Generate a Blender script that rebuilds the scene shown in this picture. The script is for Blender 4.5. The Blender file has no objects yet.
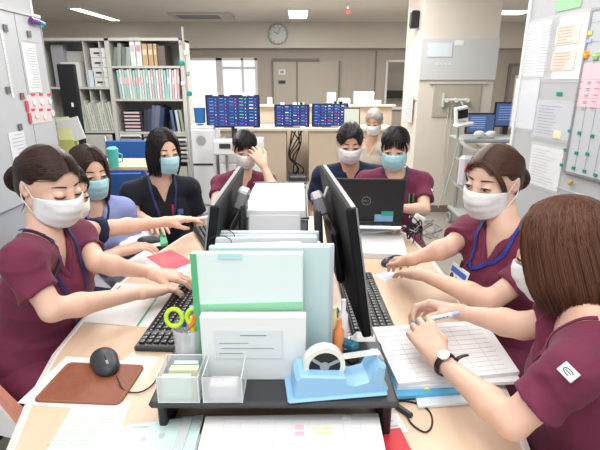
import bpy, math, random
import numpy as np
from mathutils import Vector, Matrix
random.seed(7); rng = np.random.default_rng(7)
C = bpy.context.scene.collection
SC = bpy.context.scene
# ------------------------------------------------------------------ camera, light, exposure
H0 = 1.42; PITCH = math.radians(17.5); FPX = 455.0
cam = bpy.data.cameras.new('camera'); cam.lens = FPX/600*36; cam.sensor_width = 36; cam.clip_start = .05
co = bpy.data.objects.new('camera', cam); C.objects.link(co)
co.location = (0, 0, H0); co.rotation_euler = (math.pi/2-PITCH, 0, 0); SC.camera = co
SC.view_settings.view_transform = 'Standard'; SC.view_settings.look = 'None'
SC.view_settings.gamma = 1; SC.view_settings.use_curve_mapping = False
SC.view_settings.exposure = 0.18
w = bpy.data.worlds.new('world'); SC.world = w; w.use_nodes = True
w.node_tree.nodes['Background'].inputs[0].default_value = (.93, .97, 1, 1)
w.node_tree.nodes['Background'].inputs[1].default_value = 1.05
CEIL = 2.5
def area(name, loc, sx, sy, power, col=(1, .985, .96), rot=(0, 0, 0)):
    l = bpy.data.lights.new(name, 'AREA'); l.shape = 'RECTANGLE'; l.size = sx; l.size_y = sy; l.energy = power; l.color = col
    o = bpy.data.objects.new(name, l); C.objects.link(o); o.location = loc; o.rotation_euler = rot
    return o
area('ceiling_lamp_light', (0, .3, CEIL-.03), 2.2, 1.2, 36)
area('ceiling_lamp_light', (.1, 2.3, CEIL-.03), 2.4, .9, 30)
area('ceiling_lamp_light', (-1.6, 4.0, CEIL-.03), .5, 1.2, 45)
area('ceiling_lamp_light', (.6, 4.2, CEIL-.03), .6, 1.2, 40)
area('ceiling_lamp_light', (0, 6.6, CEIL-.03), 3.0, .6, 105)
area('ceiling_lamp_light', (3.2, 6.2, CEIL-.03), .8, .8, 45)
CP, SP = math.cos(PITCH), math.sin(PITCH)
def W(px, py, t):
    """world point seen at a photo pixel at optical depth t (metres)"""
    cx, cy = (px-300)/FPX, (225-py)/FPX
    return np.array([cx*t, (CP+cy*SP)*t, H0+(cy*CP-SP)*t])
def G(px, py, z):
    cy = (225-py)/FPX
    return W(px, py, (H0-z)/(SP-cy*CP))
def Yp(px, py, y):
    cy = (225-py)/FPX
    return W(px, py, y/(CP+cy*SP))
def V(*a): return np.array(a, float)
def nz(v):
    v = np.asarray(v, float); return v/max(1e-9, np.linalg.norm(v))
# ------------------------------------------------------------------ materials
MATS = {}
def lin(c):
    return tuple((x/12.92 if x <= .04045 else ((x+.055)/1.055)**2.4) for x in c)
def hexc(h):
    h = h.lstrip('#'); return lin(tuple(int(h[i:i+2], 16)/255 for i in (0, 2, 4)))
def mat(name, col, rough=.6, metal=0, noise=0, nscale=8, bump=0, bscale=60, sss=0, spec=.5, coat=0, alpha=1, trans=0, sheen=0, ior=1.45, stretch=None, emit=None, es=0):
    if name in MATS: return MATS[name]
    m = bpy.data.materials.new(name); m.use_nodes = True; MATS[name] = m
    nt = m.node_tree; b = nt.nodes['Principled BSDF']
    if isinstance(col, str): col = hexc(col)
    b.inputs['Base Color'].default_value = (*col, 1); b.inputs['Roughness'].default_value = rough
    b.inputs['Metallic'].default_value = metal; b.inputs['Specular IOR Level'].default_value = spec
    b.inputs['Coat Weight'].default_value = coat; b.inputs['IOR'].default_value = ior
    if trans: b.inputs['Transmission Weight'].default_value = trans
    if alpha < 1: b.inputs['Alpha'].default_value = alpha
    if sheen: b.inputs['Sheen Weight'].default_value = sheen; b.inputs['Sheen Roughness'].default_value = .4
    if sss:
        b.inputs['Subsurface Weight'].default_value = sss; b.inputs['Subsurface Radius'].default_value = (.02, .008, .004)
        b.inputs['Subsurface Scale'].default_value = .5
    if emit is not None:
        b.inputs['Emission Color'].default_value = (*(hexc(emit) if isinstance(emit, str) else emit), 1); b.inputs['Emission Strength'].default_value = es
    if noise or bump:
        tc = nt.nodes.new('ShaderNodeTexCoord'); mp = nt.nodes.new('ShaderNodeMapping')
        nt.links.new(tc.outputs['Object'], mp.inputs[0])
        if stretch: mp.inputs['Scale'].default_value = stretch
    if noise:
        n = nt.nodes.new('ShaderNodeTexNoise'); n.inputs['Scale'].default_value = nscale; n.inputs['Detail'].default_value = 5
        nt.links.new(mp.outputs[0], n.inputs['Vector'])
        r = nt.nodes.new('ShaderNodeMapRange'); r.inputs['From Min'].default_value = .3; r.inputs['From Max'].default_value = .7
        r.inputs['To Min'].default_value = 1-noise; r.inputs['To Max'].default_value = 1+noise*.6
        nt.links.new(n.outputs['Fac'], r.inputs['Value'])
        mx = nt.nodes.new('ShaderNodeVectorMath'); mx.operation = 'SCALE'; mx.inputs[0].default_value = col
        nt.links.new(r.outputs[0], mx.inputs['Scale']); nt.links.new(mx.outputs[0], b.inputs['Base Color'])
    if bump:
        n2 = nt.nodes.new('ShaderNodeTexNoise'); n2.inputs['Scale'].default_value = bscale; n2.inputs['Detail'].default_value = 4
        nt.links.new(mp.outputs[0], n2.inputs['Vector'])
        bp = nt.nodes.new('ShaderNodeBump'); bp.inputs['Strength'].default_value = bump; bp.inputs['Distance'].default_value = .01
        nt.links.new(n2.outputs['Fac'], bp.inputs['Height']); nt.links.new(bp.outputs[0], b.inputs['Normal'])
    return m
def hair_mat(name, col, col2):
    if name in MATS: return MATS[name]
    m = mat(name, col, rough=.46, spec=.4)
    nt = m.node_tree; b = nt.nodes['Principled BSDF']
    a = nt.nodes.new('ShaderNodeAttribute'); a.attribute_name = 'strand'
    mx = nt.nodes.new('ShaderNodeMix'); mx.data_type = 'RGBA'
    mx.inputs[6].default_value = (*hexc(col), 1); mx.inputs[7].default_value = (*hexc(col2), 1)
    nt.links.new(a.outputs['Fac'], mx.inputs[0]); nt.links.new(mx.outputs[2], b.inputs['Base Color'])
    return m
# ------------------------------------------------------------------ mesh helpers
class MB:
    def __init__(s): s.v = []; s.f = []; s.mi = []; s.cur = 0; s.M = None
    def add(s, vs, fs):
        o = len(s.v)
        for p in vs:
            p = Vector(p)
            if s.M is not None: p = s.M @ p
            s.v.append(tuple(p))
        for f in fs: s.f.append(tuple(i+o for i in f)); s.mi.append(s.cur)
        return s
    def box(s, c, d, rz=0, rx=0, ry=0, bev=0):
        x, y, z = d[0]/2, d[1]/2, d[2]/2
        R = Matrix.Rotation(rz, 4, 'Z') @ Matrix.Rotation(ry, 4, 'Y') @ Matrix.Rotation(rx, 4, 'X')
        if bev <= 0:
            vs = [(i*x, j*y, k*z) for k in (-1, 1) for j in (-1, 1) for i in (-1, 1)]
            fs = [(0, 2, 3, 1), (4, 5, 7, 6), (0, 1, 5, 4), (2, 6, 7, 3), (0, 4, 6, 2), (1, 3, 7, 5)]
        else:
            b = min(bev, x*.95, y*.95, z*.95); vs = []; fs = []
            idx = {}
            for i in (-1, 1):
                for j in (-1, 1):
                    for k in (-1, 1):
                        idx[i, j, k] = len(vs)
                        vs += [(i*x, j*(y-b), k*(z-b)), (i*(x-b), j*y, k*(z-b)), (i*(x-b), j*(y-b), k*z)]
            def q(*a):
                # orient outward
                p = [Vector(vs[t]) for t in a]; n = (p[1]-p[0]).cross(p[2]-p[0]); c0 = sum(p, Vector())/len(p)
                fs.append(a if n.dot(c0) > 0 else a[::-1])
            for i in (-1, 1):
                q(*[idx[i, j, k] for j, k in ((-1, -1), (1, -1), (1, 1), (-1, 1))])
                q(*[idx[j, i, k]+1 for j, k in ((-1, -1), (1, -1), (1, 1), (-1, 1))])
                q(*[idx[j, k, i]+2 for j, k in ((-1, -1), (1, -1), (1, 1), (-1, 1))])
            for i in (-1, 1):
                for j in (-1, 1):
                    q(idx[i, j, -1], idx[i, j, -1]+1, idx[i, j, 1]+1, idx[i, j, 1])
                    q(idx[i, -1, j], idx[i, -1, j]+2, idx[i, 1, j]+2, idx[i, 1, j])
                    q(idx[-1, i, j]+1, idx[-1, i, j]+2, idx[1, i, j]+2, idx[1, i, j]+1)
                    for k in (-1, 1): q(idx[i, j, k], idx[i, j, k]+1, idx[i, j, k]+2)
        return s.add([Vector(c)+(R@Vector(p)) for p in vs], fs)
    def tube(s, pts, r, n=8, cap=True, closed=False, flat=1.0, up=(0, 0, 1)):
        pts = [Vector(p) for p in pts]; L = len(pts); vs = []; fs = []
        rs = r if hasattr(r, '__len__') else [r]*L
        prev = None
        for i, p in enumerate(pts):
            t = (pts[(i+1) % L]-pts[i-1]) if closed else (pts[min(i+1, L-1)]-pts[max(i-1, 0)])
            t.normalize() if t.length > 1e-9 else None
            if prev is None:
                u = Vector(up); a = t.cross(u)
                if a.length < .05: a = t.cross(Vector((1, 0, 0)))
            else: a = t.cross(prev.cross(t)) if False else prev-(prev.dot(t))*t
            a.normalize(); prev = a.copy(); b = t.cross(a)
            for k in range(n):
                an = 2*math.pi*k/n; vs.append(p+(a*math.cos(an)+b*math.sin(an)*flat)*rs[i])
        for i in range(L if closed else L-1):
            j = (i+1) % L
            for k in range(n):
                fs.append((i*n+k, i*n+(k+1) % n, j*n+(k+1) % n, j*n+k))
        if cap and not closed: fs.append(tuple(range(n))[::-1]); fs.append(tuple(range((L-1)*n, L*n)))
        return s.add(vs, fs)
    def cyl(s, c, r, h, n=20, r2=None, axis=(0, 0, 1)):
        a = Vector(axis).normalized(); c = Vector(c)
        return s.tube([c, c+a*h], [r, r if r2 is None else r2], n)
    def lathe(s, c, prof, n=24, cap=False):
        vs = []; fs = []
        for r, z in prof:
            for k in range(n):
                an = 2*math.pi*k/n; vs.append((c[0]+r*math.cos(an), c[1]+r*math.sin(an), c[2]+z))
        for i in range(len(prof)-1):
            for k in range(n): fs.append((i*n+k, i*n+(k+1) % n, (i+1)*n+(k+1) % n, (i+1)*n+k))
        if cap: fs.append(tuple(range(n))[::-1]); fs.append(tuple(range((len(prof)-1)*n, len(prof)*n)))
        return s.add(vs, fs)
    def prism(s, poly, z0, z1):
        n = len(poly)
        vs = [(p[0], p[1], z0) for p in poly]+[(p[0], p[1], z1) for p in poly]
        fs = [tuple(range(n))[::-1], tuple(range(n, 2*n))]+[(i, (i+1) % n, (i+1) % n+n, i+n) for i in range(n)]
        return s.add(vs, fs)
    def sph(s, c, r, n=14, m=9, sc=(1, 1, 1)):
        vs = [(c[0], c[1], c[2]+r*sc[2])]; fs = []
        for i in range(1, m):
            th = math.pi*i/m
            for k in range(n):
                an = 2*math.pi*k/n
                vs.append((c[0]+r*sc[0]*math.sin(th)*math.cos(an), c[1]+r*sc[1]*math.sin(th)*math.sin(an), c[2]+r*sc[2]*math.cos(th)))
        vs.append((c[0], c[1], c[2]-r*sc[2]))
        for k in range(n): fs.append((0, 1+k, 1+(k+1) % n))
        for i in range(m-2):
            for k in range(n):
                a = 1+i*n; fs.append((a+k, a+n+k, a+n+(k+1) % n, a+(k+1) % n))
        a = 1+(m-2)*n
        for k in range(n): fs.append((a+k, len(vs)-1, a+(k+1) % n))
        return s.add(vs, fs)
    def build(s, name, m, parent=None, smooth=False, origin=None, loc=None, rz=0):
        me = bpy.data.meshes.new(name)
        vs = s.v; 
        if origin is not None: vs = [(p[0]-origin[0], p[1]-origin[1], p[2]-origin[2]) for p in vs]
        me.from_pydata(vs, [], s.f); 
        for mm in (m if isinstance(m, (list, tuple)) else [m]): me.materials.append(mm)
        if max(s.mi, default=0): me.polygons.foreach_set('material_index', s.mi)
        if smooth:
            me.polygons.foreach_set('use_smooth', [True]*len(me.polygons))
            if smooth != 'all': me.set_sharp_from_angle(angle=math.radians(38))
        me.validate(); me.update()
        o = bpy.data.objects.new(name, me); C.objects.link(o)
        if parent is not None: o.parent = parent
        if origin is not None: o.location = origin
        if loc is not None: o.location = loc
        o.rotation_euler.z = rz
        return o
def tag(o, label=None, cat=None, group=None, kind=None):
    if label: o['label'] = label
    if cat: o['category'] = cat
    if group: o['group'] = group
    if kind: o['kind'] = kind
    return o
def empty(name, loc=(0, 0, 0), rz=0, label=None, cat=None, group=None):
    o = bpy.data.objects.new(name, None); C.objects.link(o); o.location = loc; o.rotation_euler.z = rz; o.empty_display_size = .05
    return tag(o, label, cat, group)
def copy_tree(o, parent=None):
    c = o.copy(); C.objects.link(c); c.parent = parent
    for ch in list(o.children): copy_tree(ch, c)
    return c
def rot_to(f, up=(0, 0, 1)):
    """matrix whose columns are side(right), forward, up"""
    f = nz(f); s = nz(np.cross(f, up)); u = np.cross(s, f)
    return np.stack([s, f, u], 1)
# ------------------------------------------------------------------ signed-distance modelling
class Field:
    CAP = .06
    def __init__(s): s.p = []
    def cap(s, a, b, ra, rb=None, k=.02, op='u', sc=None):
        s.p.append(('c', np.asarray(a, float), np.asarray(b, float), ra, ra if rb is None else rb, k, op)); return s
    def ell(s, c, r, R=None, k=.02, op='u'):
        s.p.append(('e', np.asarray(c, float), np.asarray(r, float), np.eye(3) if R is None else R, None, k, op)); return s
    def plane(s, c, n, k=.005, op='s'):   # removes the half space in front of n
        s.p.append(('h', np.asarray(c, float), nz(n), None, None, k, op)); return s
    def fn(s, f, op='d'): s.p.append(('f', f, None, None, None, 0, op)); return s
    def chain(s, pts, rs, k=.012):
        for i in range(len(pts)-1): s.cap(pts[i], pts[i+1], rs[i], rs[i+1], k)
        return s
    def gfn(s, f, lo, hi, k=.01, op='u'):
        s.p.append(('g', f, np.asarray(lo, float), np.asarray(hi, float), None, k, op)); return s
    @staticmethod
    def dist(q, X, Y, Z):
        if q[0] == 'c':
            a, b, ra, rb = q[1:5]; d = b-a; L2 = max(1e-12, d@d)
            x, y, z = X-a[0], Y-a[1], Z-a[2]
            t = np.clip((x*d[0]+y*d[1]+z*d[2])/L2, 0, 1)
            return np.sqrt((x-t*d[0])**2+(y-t*d[1])**2+(z-t*d[2])**2)-(ra+(rb-ra)*t)
        if q[0] == 'e':
            c, r, R = q[1:4]; x, y, z = X-c[0], Y-c[1], Z-c[2]
            u = [x*R[0, i]+y*R[1, i]+z*R[2, i] for i in range(3)]
            k0 = np.sqrt(sum((u[i]/r[i])**2 for i in range(3))); k1 = np.sqrt(sum((u[i]/r[i]**2)**2 for i in range(3)))
            return k0*(k0-1)/np.maximum(k1, 1e-6)
        if q[0] == 'h':
            c, n = q[1:3]; return -((X-c[0])*n[0]+(Y-c[1])*n[1]+(Z-c[2])*n[2])
        return q[1](X, Y, Z)
    def bounds(s, q):
        if q[0] == 'c':
            m = max(q[3], q[4]); return np.minimum(q[1], q[2])-m, np.maximum(q[1], q[2])+m
        if q[0] == 'e':
            e = np.abs(q[3])@q[2]; return q[1]-e, q[1]+e
        if q[0] == 'g': return q[2], q[3]
        return None
    def total(s):
        lo = np.full(3, 1e9); hi = -lo
        for q in s.p:
            if q[6] == 'u' and q[0] in 'ceg':
                a, b = s.bounds(q); lo = np.minimum(lo, a); hi = np.maximum(hi, b)
        return lo, hi
    def comb(s, F, d, q):
        k = q[5]; op = q[6]
        if op == 'd': return F+d
        if op == 's':   # subtract
            d = -d
            if k > 0:
                h = np.maximum(k-np.abs(F-d), 0)/k; return np.maximum(F, d)+h*h*k*.25
            return np.maximum(F, d)
        if k > 0:
            h = np.maximum(k-np.abs(F-d), 0)/k; return np.minimum(F, d)-h*h*k*.25
        return np.minimum(F, d)
    def at(s, P):
        P = np.atleast_2d(P); X, Y, Z = P.T; F = np.full(len(P), 1.0)
        for q in s.p:
            F = s.comb(F, s.dist(q, X, Y, Z), q)
        return F
    def grid(s, lo, hi, h):
        ax = [np.arange(lo[i], hi[i]+h*.999, h) for i in range(3)]
        F = np.full([len(a) for a in ax], s.CAP+.02)
        for q in s.p:
            bb = s.bounds(q); sl = [slice(None)]*3
            if bb is not None:
                m = s.CAP
                for i in range(3):
                    i0 = max(0, int(np.floor((bb[0][i]-m-lo[i])/h))); i1 = min(len(ax[i]), int(np.ceil((bb[1][i]+m-lo[i])/h))+1)
                    sl[i] = slice(i0, max(i0, i1))
            if any(a[b].size == 0 for a, b in zip(ax, sl)): continue
            X = ax[0][sl[0]][:, None, None]; Y = ax[1][sl[1]][None, :, None]; Z = ax[2][sl[2]][None, None, :]
            F[tuple(sl)] = s.comb(F[tuple(sl)], s.dist(q, X, Y, Z), q)
        return F
    def project(s, p, it=14):
        p = np.array(p, float); e = .002
        for _ in range(it):
            q = np.stack([p]+[p+e*np.eye(3)[i] for i in range(3)]); d = s.at(q)
            g = (d[1:]-d[0])/e; L = np.linalg.norm(g)
            if L < 1e-6: break
            p = p-g/L*np.clip(d[0], -.03, .03)*.9
        return p, g/max(L, 1e-6)
def surface_nets(F, lo, h):
    S = F < 0
    nx, ny, nz_ = F.shape
    c = [S[i:nx-1+i, j:ny-1+j, k:nz_-1+k] for i in (0, 1) for j in (0, 1) for k in (0, 1)]
    anyc = np.logical_or.reduce(c); allc = np.logical_and.reduce(c); act = anyc & ~allc
    cells = np.argwhere(act)
    if len(cells) == 0: return np.zeros((0, 3)), np.zeros((0, 4), int)
    ids = -np.ones(act.shape, int); ids[act] = np.arange(len(cells))
    acc = np.zeros((len(cells), 3)); cnt = np.zeros(len(cells))
    I, J, K = cells.T
    offs = [(i, j, k) for i in (0, 1) for j in (0, 1) for k in (0, 1)]
    for a in offs:
        for d in range(3):
            if a[d]: continue
            b = list(a); b[d] = 1
            fa = F[I+a[0], J+a[1], K+a[2]]; fb = F[I+b[0], J+b[1], K+b[2]]
            m = (fa < 0) != (fb < 0)
            t = np.where(m, fa/np.where(m, fa-fb, 1), 0)
            P = np.tile(np.array(a, float), (len(cells), 1)); P[:, d] += t
            acc[m] += P[m]; cnt[m] += 1
    V_ = np.array(lo)+(cells+acc/cnt[:, None])*h
    faces = []
    for d in range(3):
        e1, e2 = [(1, 2), (2, 0), (0, 1)][d]
        sl0 = [slice(1, -1)]*3; sl1 = [slice(1, -1)]*3
        sl0[d] = slice(0, -1); sl1[d] = slice(1, None)
        A = S[tuple(sl0)]; B = S[tuple(sl1)]
        for flip in (False, True):
            m = (A & ~B) if not flip else (~A & B)
            ix = np.argwhere(m)
            if len(ix) == 0: continue
            o = np.array([1, 1, 1]); o[d] = 0
            ix = ix+o
            u = np.zeros(3, int); u[e1] = 1; v = np.zeros(3, int); v[e2] = 1
            q = [ix-u-v, ix-v, ix, ix-u]
            q = [ids[tuple(x.T)] for x in q]
            f = np.stack(q, 1)
            if flip: f = f[:, ::-1]
            f = f[(f >= 0).all(1)]
            faces.append(f)
    return V_, (np.concatenate(faces) if faces else np.zeros((0, 4), int))
def field_mesh(field, name, m, h, parent=None, fine=(), origin=None, strand=False):
    """one mesh of the field; fine = [(lo, hi, h)] boxes sampled more finely"""
    lo, hi = field.total(); lo = lo-2*h; hi = hi+2*h
    Vv, Ff = surface_nets(field.grid(lo, hi, h), lo, h)
    if len(Ff):
        cen = Vv[Ff].mean(1); keep = np.ones(len(Ff), bool)
        for a, b, hh in fine:
            keep &= ~((cen > np.array(a)+h*.7).all(1) & (cen < np.array(b)-h*.7).all(1))
        Ff = Ff[keep]
    vs = [Vv]; fs = [Ff]; o = len(Vv); done = []
    for a, b, hh in fine:
        v2, f2 = surface_nets(field.grid(np.array(a), np.array(b), hh), np.array(a), hh)
        if len(f2) and done:
            cen = v2[f2].mean(1); keep = np.ones(len(f2), bool)
            for a2, b2 in done: keep &= ~((cen > a2+.004).all(1) & (cen < b2-.004).all(1))
            f2 = f2[keep]
        done.append((np.array(a), np.array(b)))
        if len(f2): vs.append(v2); fs.append(f2+o); o += len(v2)
    Vv = np.concatenate(vs); Ff = np.concatenate(fs)
    used = np.unique(Ff); mp = -np.ones(len(Vv), int); mp[used] = np.arange(len(used)); Vv = Vv[used]; Ff = mp[Ff]
    return raw_mesh(name, Vv, Ff, m, parent, origin)
def raw_mesh(name, Vv, Ff, m, parent=None, origin=None, smooth=True, attr=None):
    if origin is not None: Vv = Vv-np.asarray(origin)
    me = bpy.data.meshes.new(name); n = len(Ff); k = Ff.shape[1]
    me.vertices.add(len(Vv)); me.vertices.foreach_set('co', Vv.astype(np.float32).ravel())
    me.loops.add(n*k); me.loops.foreach_set('vertex_index', Ff.astype(np.int32).ravel())
    me.polygons.add(n); me.polygons.foreach_set('loop_start', np.arange(0, n*k, k, dtype=np.int32))
    me.polygons.foreach_set('use_smooth', np.full(n, smooth))
    me.update(calc_edges=True)
    if attr is not None:
        at = me.attributes.new('strand', 'FLOAT', 'POINT'); at.data.foreach_set('value', attr.astype(np.float32))
    me.materials.append(m); me.validate()
    o = bpy.data.objects.new(name, me); C.objects.link(o)
    if parent is not None: o.parent = parent
    return o
# ------------------------------------------------------------------ the room
M_wall = mat('wall_vinyl_beige', (.60, .55, .49), .8, noise=.03, nscale=3, bump=.05, bscale=120)
M_wall2 = mat('wall_panel_greige', (.46, .41, .36), .75, noise=.04, nscale=2, bump=.05, bscale=90, stretch=(6, 6, .3))
M_ceil = mat('ceiling_plaster', (.78, .75, .71), .9, noise=.03, nscale=4, bump=.08, bscale=90)
M_floor = mat('floor_vinyl', (.33, .30, .265), .42, noise=.06, nscale=5, bump=.02, bscale=60)
M_white = mat('white_paint', (.78, .78, .77), .5)
M_black = mat('black_plastic', (.012, .012, .014), .4)
M_gray = mat('grey_plastic', (.35, .36, .37), .5)
M_steel = mat('brushed_steel', (.6, .6, .62), .3, metal=.9)
M_chrome = mat('chrome', (.75, .75, .77), .15, metal=1)
M_dark = mat('charcoal_plastic', (.035, .037, .042), .45)
M_paper = mat('paper_white', (.84, .85, .86), .7)
M_paper2 = mat('paper_cool', (.70, .76, .80), .7)
M_ink = mat('grey_print', (.30, .33, .38), .8)
M_ink2 = mat('pale_print', (.55, .58, .64), .8)
M_wood = mat('pale_maple_laminate', (.74, .55, .40), .38, noise=.06, nscale=3, stretch=(10, .8, 4), coat=.15)
M_band = mat('white_edge_band', (.80, .74, .72), .45)
def struct(b, name, m, **k):
    o = b.build(name, m, None, **k); o['kind'] = 'structure'; return o
XL, XR, YB, YN = -5.4, 4.7, 9.4, -1.4
struct(MB().box(((XL+XR)/2, (YB+YN)/2, -.05), (XR-XL+.2, YB-YN+1.2, .1)), 'floor', M_floor)
struct(MB().box(((XL+XR)/2, (YB+YN)/2, CEIL+.05), (XR-XL+.2, YB-YN+1.2, .1)), 'ceiling', M_ceil)
struct(MB().box((XL-.05, (YB+YN)/2, CEIL/2), (.1, YB-YN+1.2, CEIL)), 'wall_left', M_wall)
struct(MB().box((XR+.05, (YB+YN)/2, CEIL/2), (.1, YB-YN+1.2, CEIL)), 'wall_right', M_wall)
# beam over the back wall and the wall with the window bay and the dark opening
YW = 9.62
struct(MB().box(((XL+XR)/2, YB+.22, 2.27), (XR-XL, .44, .462)), 'trim_1', mat('beam_paint', (.68, .64, .58), .8))
x0, x1 = Yp(186, 80, YW)[0], Yp(258, 80, YW)[0]; zt = Yp(220, 58, YW)[2]; zs = Yp(220, 122, YW)[2]
x2, x3 = Yp(386, 80, YW)[0], Yp(440, 80, YW)[0]; z2t = Yp(395, 61, YW)[2]; z2b = Yp(395, 108, YW)[2]
b = MB()
def seg(xa, xb, za, zb): b.box(((xa+xb)/2, YW+.05, (za+zb)/2), (xb-xa, .1, zb-za))
seg(XL, x0, 0, 2.04); seg(x0, x1, 0, zs); seg(x0, x1, zt, 2.04); seg(x1, x2, 0, 2.04); seg(x2, x3, 0, z2b); seg(x2, x3, z2t, 2.04); seg(x3, XR, 0, 2.04)
struct(b, 'wall_back', M_wall2)
b = MB()
for xa, w_ in ((x0, .05), (Yp(220, 80, YW)[0], .12), (Yp(243, 80, YW)[0], .04), (x1-.03, .05)): b.box((xa, YW, (zt+zs)/2), (w_, .09, zt-zs))
b.box(((x0+x1)/2, YW, zt-.02), (x1-x0, .09, .05)); b.box(((x0+x1)/2, YW, zs), (x1-x0, .12, .05)); b.box(((Yp(222, 80, YW)[0]+x1)/2, YW+.01, Yp(230, 68, YW)[2]), (x1-Yp(222, 80, YW)[0], .06, .05))
struct(b, 'window_1', M_white)
g = struct(MB().box(((x0+x1)/2, YW+.03, (zt+zs)/2), (x1-x0, .006, zt-zs)), 'window_2', mat('window_glass', (.95, .97, 1), .05, trans=1, alpha=.25, ior=1.1))
# room seen through the right opening
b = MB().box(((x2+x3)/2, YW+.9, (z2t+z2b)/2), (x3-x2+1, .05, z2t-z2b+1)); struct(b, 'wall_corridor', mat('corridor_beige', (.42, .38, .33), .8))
b = MB()
for xa in (x2, x3): b.box((xa, YW, (z2t+z2b)/2), (.04, .08, z2t-z2b+.04))
b.box(((x2+x3)/2, YW, z2t), (x3-x2, .08, .04)); b.box(((x2+x3)/2, YW-.02, z2b), (x3-x2, .14, .05)); struct(b, 'window_3', M_white)
t = MB().box(((x2+x3)/2, YW+.75, z2b+.25), (.8, .2, .16)); o = t.build('blanket_stack', mat('dark_cloth', (.05, .045, .04), .9)); tag(o, 'dark folded stack seen through the opening beside the pillar', 'stack')
# sliding doors
dz = Yp(300, 61, YW)[2]; da, dm, db = (Yp(p, 80, YW)[0] for p in (273, 297, 339))
b = MB().box(((da+dm)/2, YW-.02, dz/2), (dm-da-.02, .03, dz-.02)); d1 = struct(b, 'door_1', mat('door_laminate', (.50, .45, .39), .6, noise=.03, nscale=3))
b = MB().box(((dm+db)/2, YW-.01, dz/2), (db-dm-.02, .02, dz-.02)); struct(b, 'door_2', mat('door_laminate', (.50, .45, .39), .6))
b = MB()
for xa in (da, dm, db): b.box((xa, YW-.02, dz/2), (.03, .05, dz))
b.box(((da+db)/2-.2, YW-.03, dz+.02), (db-da-.4, .06, .05)); b.box((Yp(375, 80, YW)[0], YW-.01, 1.0), (.02, .03, 2.0)); struct(b, 'trim_2', mat('trim_dark_grey', (.22, .20, .18), .6))  # door frame and wall strips in one even dark grey
for py, hh, col, nm, lb in ((72, .10, M_white, 'door_sign', 'small white square sign on the sliding door'), (82, .06, M_dark, 'door_pictogram', 'small black pictogram below the white door sign')):
    p = Yp(282, py, YW-.04); b = MB().box(p, (.14, .012, hh))
    s_ = tag(b.build(nm, col), lb, 'sign')
    if nm == 'door_sign': MB().box((p[0], p[1]-.008, p[2]), (.07, .004, .05)).build('sign_print', M_gray, None); o = bpy.data.objects['sign_print']; o.parent = s_
# right far door
b = MB(); p = Yp(512, 100, YW-.02); zt3 = Yp(512, 66, YW)[2]; b.box((p[0]+.2, YW-.02, zt3/2), (.62, .03, zt3)); struct(b, 'door_3', mat('door_dark_greige', (.33, .30, .24), .6))
b = MB(); b.box((p[0]-.13, YW-.03, zt3/2), (.05, .05, zt3)); b.box((p[0]+.2, YW-.03, zt3+.02), (.7, .05, .05)); struct(b, 'trim_3', mat('trim_dark_grey', (.22, .20, .18), .6))
# pillar
PX0, PX1, PY0, PY1 = 1.25, 2.03, 5.0, 5.75
struct(MB().box(((PX0+PX1)/2, (PY0+PY1)/2, CEIL/2), (PX1-PX0, PY1-PY0, CEIL)), 'wall_pillar', mat('pillar_cream', (.70, .64, .56), .8, noise=.02, nscale=3, bump=.04, bscale=100))
struct(MB().box(((PX0+PX1)/2, (PY0+PY1)/2, .04), (PX1-PX0+.02, PY1-PY0+.02, .08)), 'baseboard_pillar', mat('baseboard_brown', (.2, .16, .13), .6))
# ceiling things
def ceil_lamp(pxs, pys, sx, sy, rz, label):
    p = G(pxs, pys, CEIL-.012); t = empty('ceiling_lamp', (p[0], p[1], CEIL-.024), rz, label, 'lamp', 'ceiling lamps')
    b = MB(); b.box((0, sy/2, .012), (sx+.06, .03, .024)); b.box((0, -sy/2, .012), (sx+.06, .03, .024)); b.box((sx/2+.015, 0, .012), (.03, sy, .024)); b.box((-sx/2-.015, 0, .012), (.03, sy, .024)); b.build('lamp_frame', M_white, t)
    MB().box((0, 0, .012), (sx, sy, .016)).build('diffuser', mat('lamp_diffuser', (1, 1, 1), .5, emit=(1, .98, .93), es=5), t)
q0_, q1_ = G(78, 9, CEIL), G(119, 21, CEIL); ceil_lamp(97, 14.5, .16, float(np.linalg.norm(q1_-q0_)), math.atan2(-(q1_-q0_)[0], (q1_-q0_)[1]), 'slanting ceiling lamp above the shelves, at the left')
ceil_lamp(298, 14, .30, 1.0, 0, 'square ceiling lamp above and right of the wall clock')
ceil_lamp(511, 12, .5, .5, 0, 'ceiling lamp seen in the gap right of the pillar')
for pxc, pyc, lb in ((202, 15, 'grey ceiling air vent left of the wall clock'), (590, -30, '')):
    if not lb: continue
    p = G(pxc, pyc, CEIL); t = empty('ceiling_vent', (p[0], p[1], CEIL-.03), 0, lb, 'vent')
    MB().box((0, 0, .015), (1.05, .62, .03), bev=.01).build('vent_panel', mat('vent_white', (.58, .57, .55), .6), t)
    MB().box((-.05, .0, -.002), (.7, .42, .01)).build('grille', mat('vent_grey', (.30, .30, .30), .6), t)
    for k in range(6): MB().box((-.05, -.18+.07*k, -.009), (.68, .012, .008)).build('slat', M_gray, t)
p = G(225, 14, CEIL); tag(MB().lathe((p[0], p[1], CEIL-.03), [(0, 0), (.04, .002), (.055, .015), (.055, .03)], 20).build('smoke_detector', M_white, None, True), 'round smoke detector on the ceiling near the vent', 'detector')
p = G(348, 3, CEIL); b = MB(); b.cyl((p[0], p[1], CEIL-.10), .018, .10, 10); o = b.build('ceiling_bracket', M_steel); tag(o, 'short ceiling bracket holding a red tag', 'bracket'); MB().box((p[0], p[1]-.02, CEIL-.11), (.06, .02, .06)).build('red_tag', mat('red_plastic', (.6, .02, .02), .4), None); bpy.data.objects['red_tag'].parent = o
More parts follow.
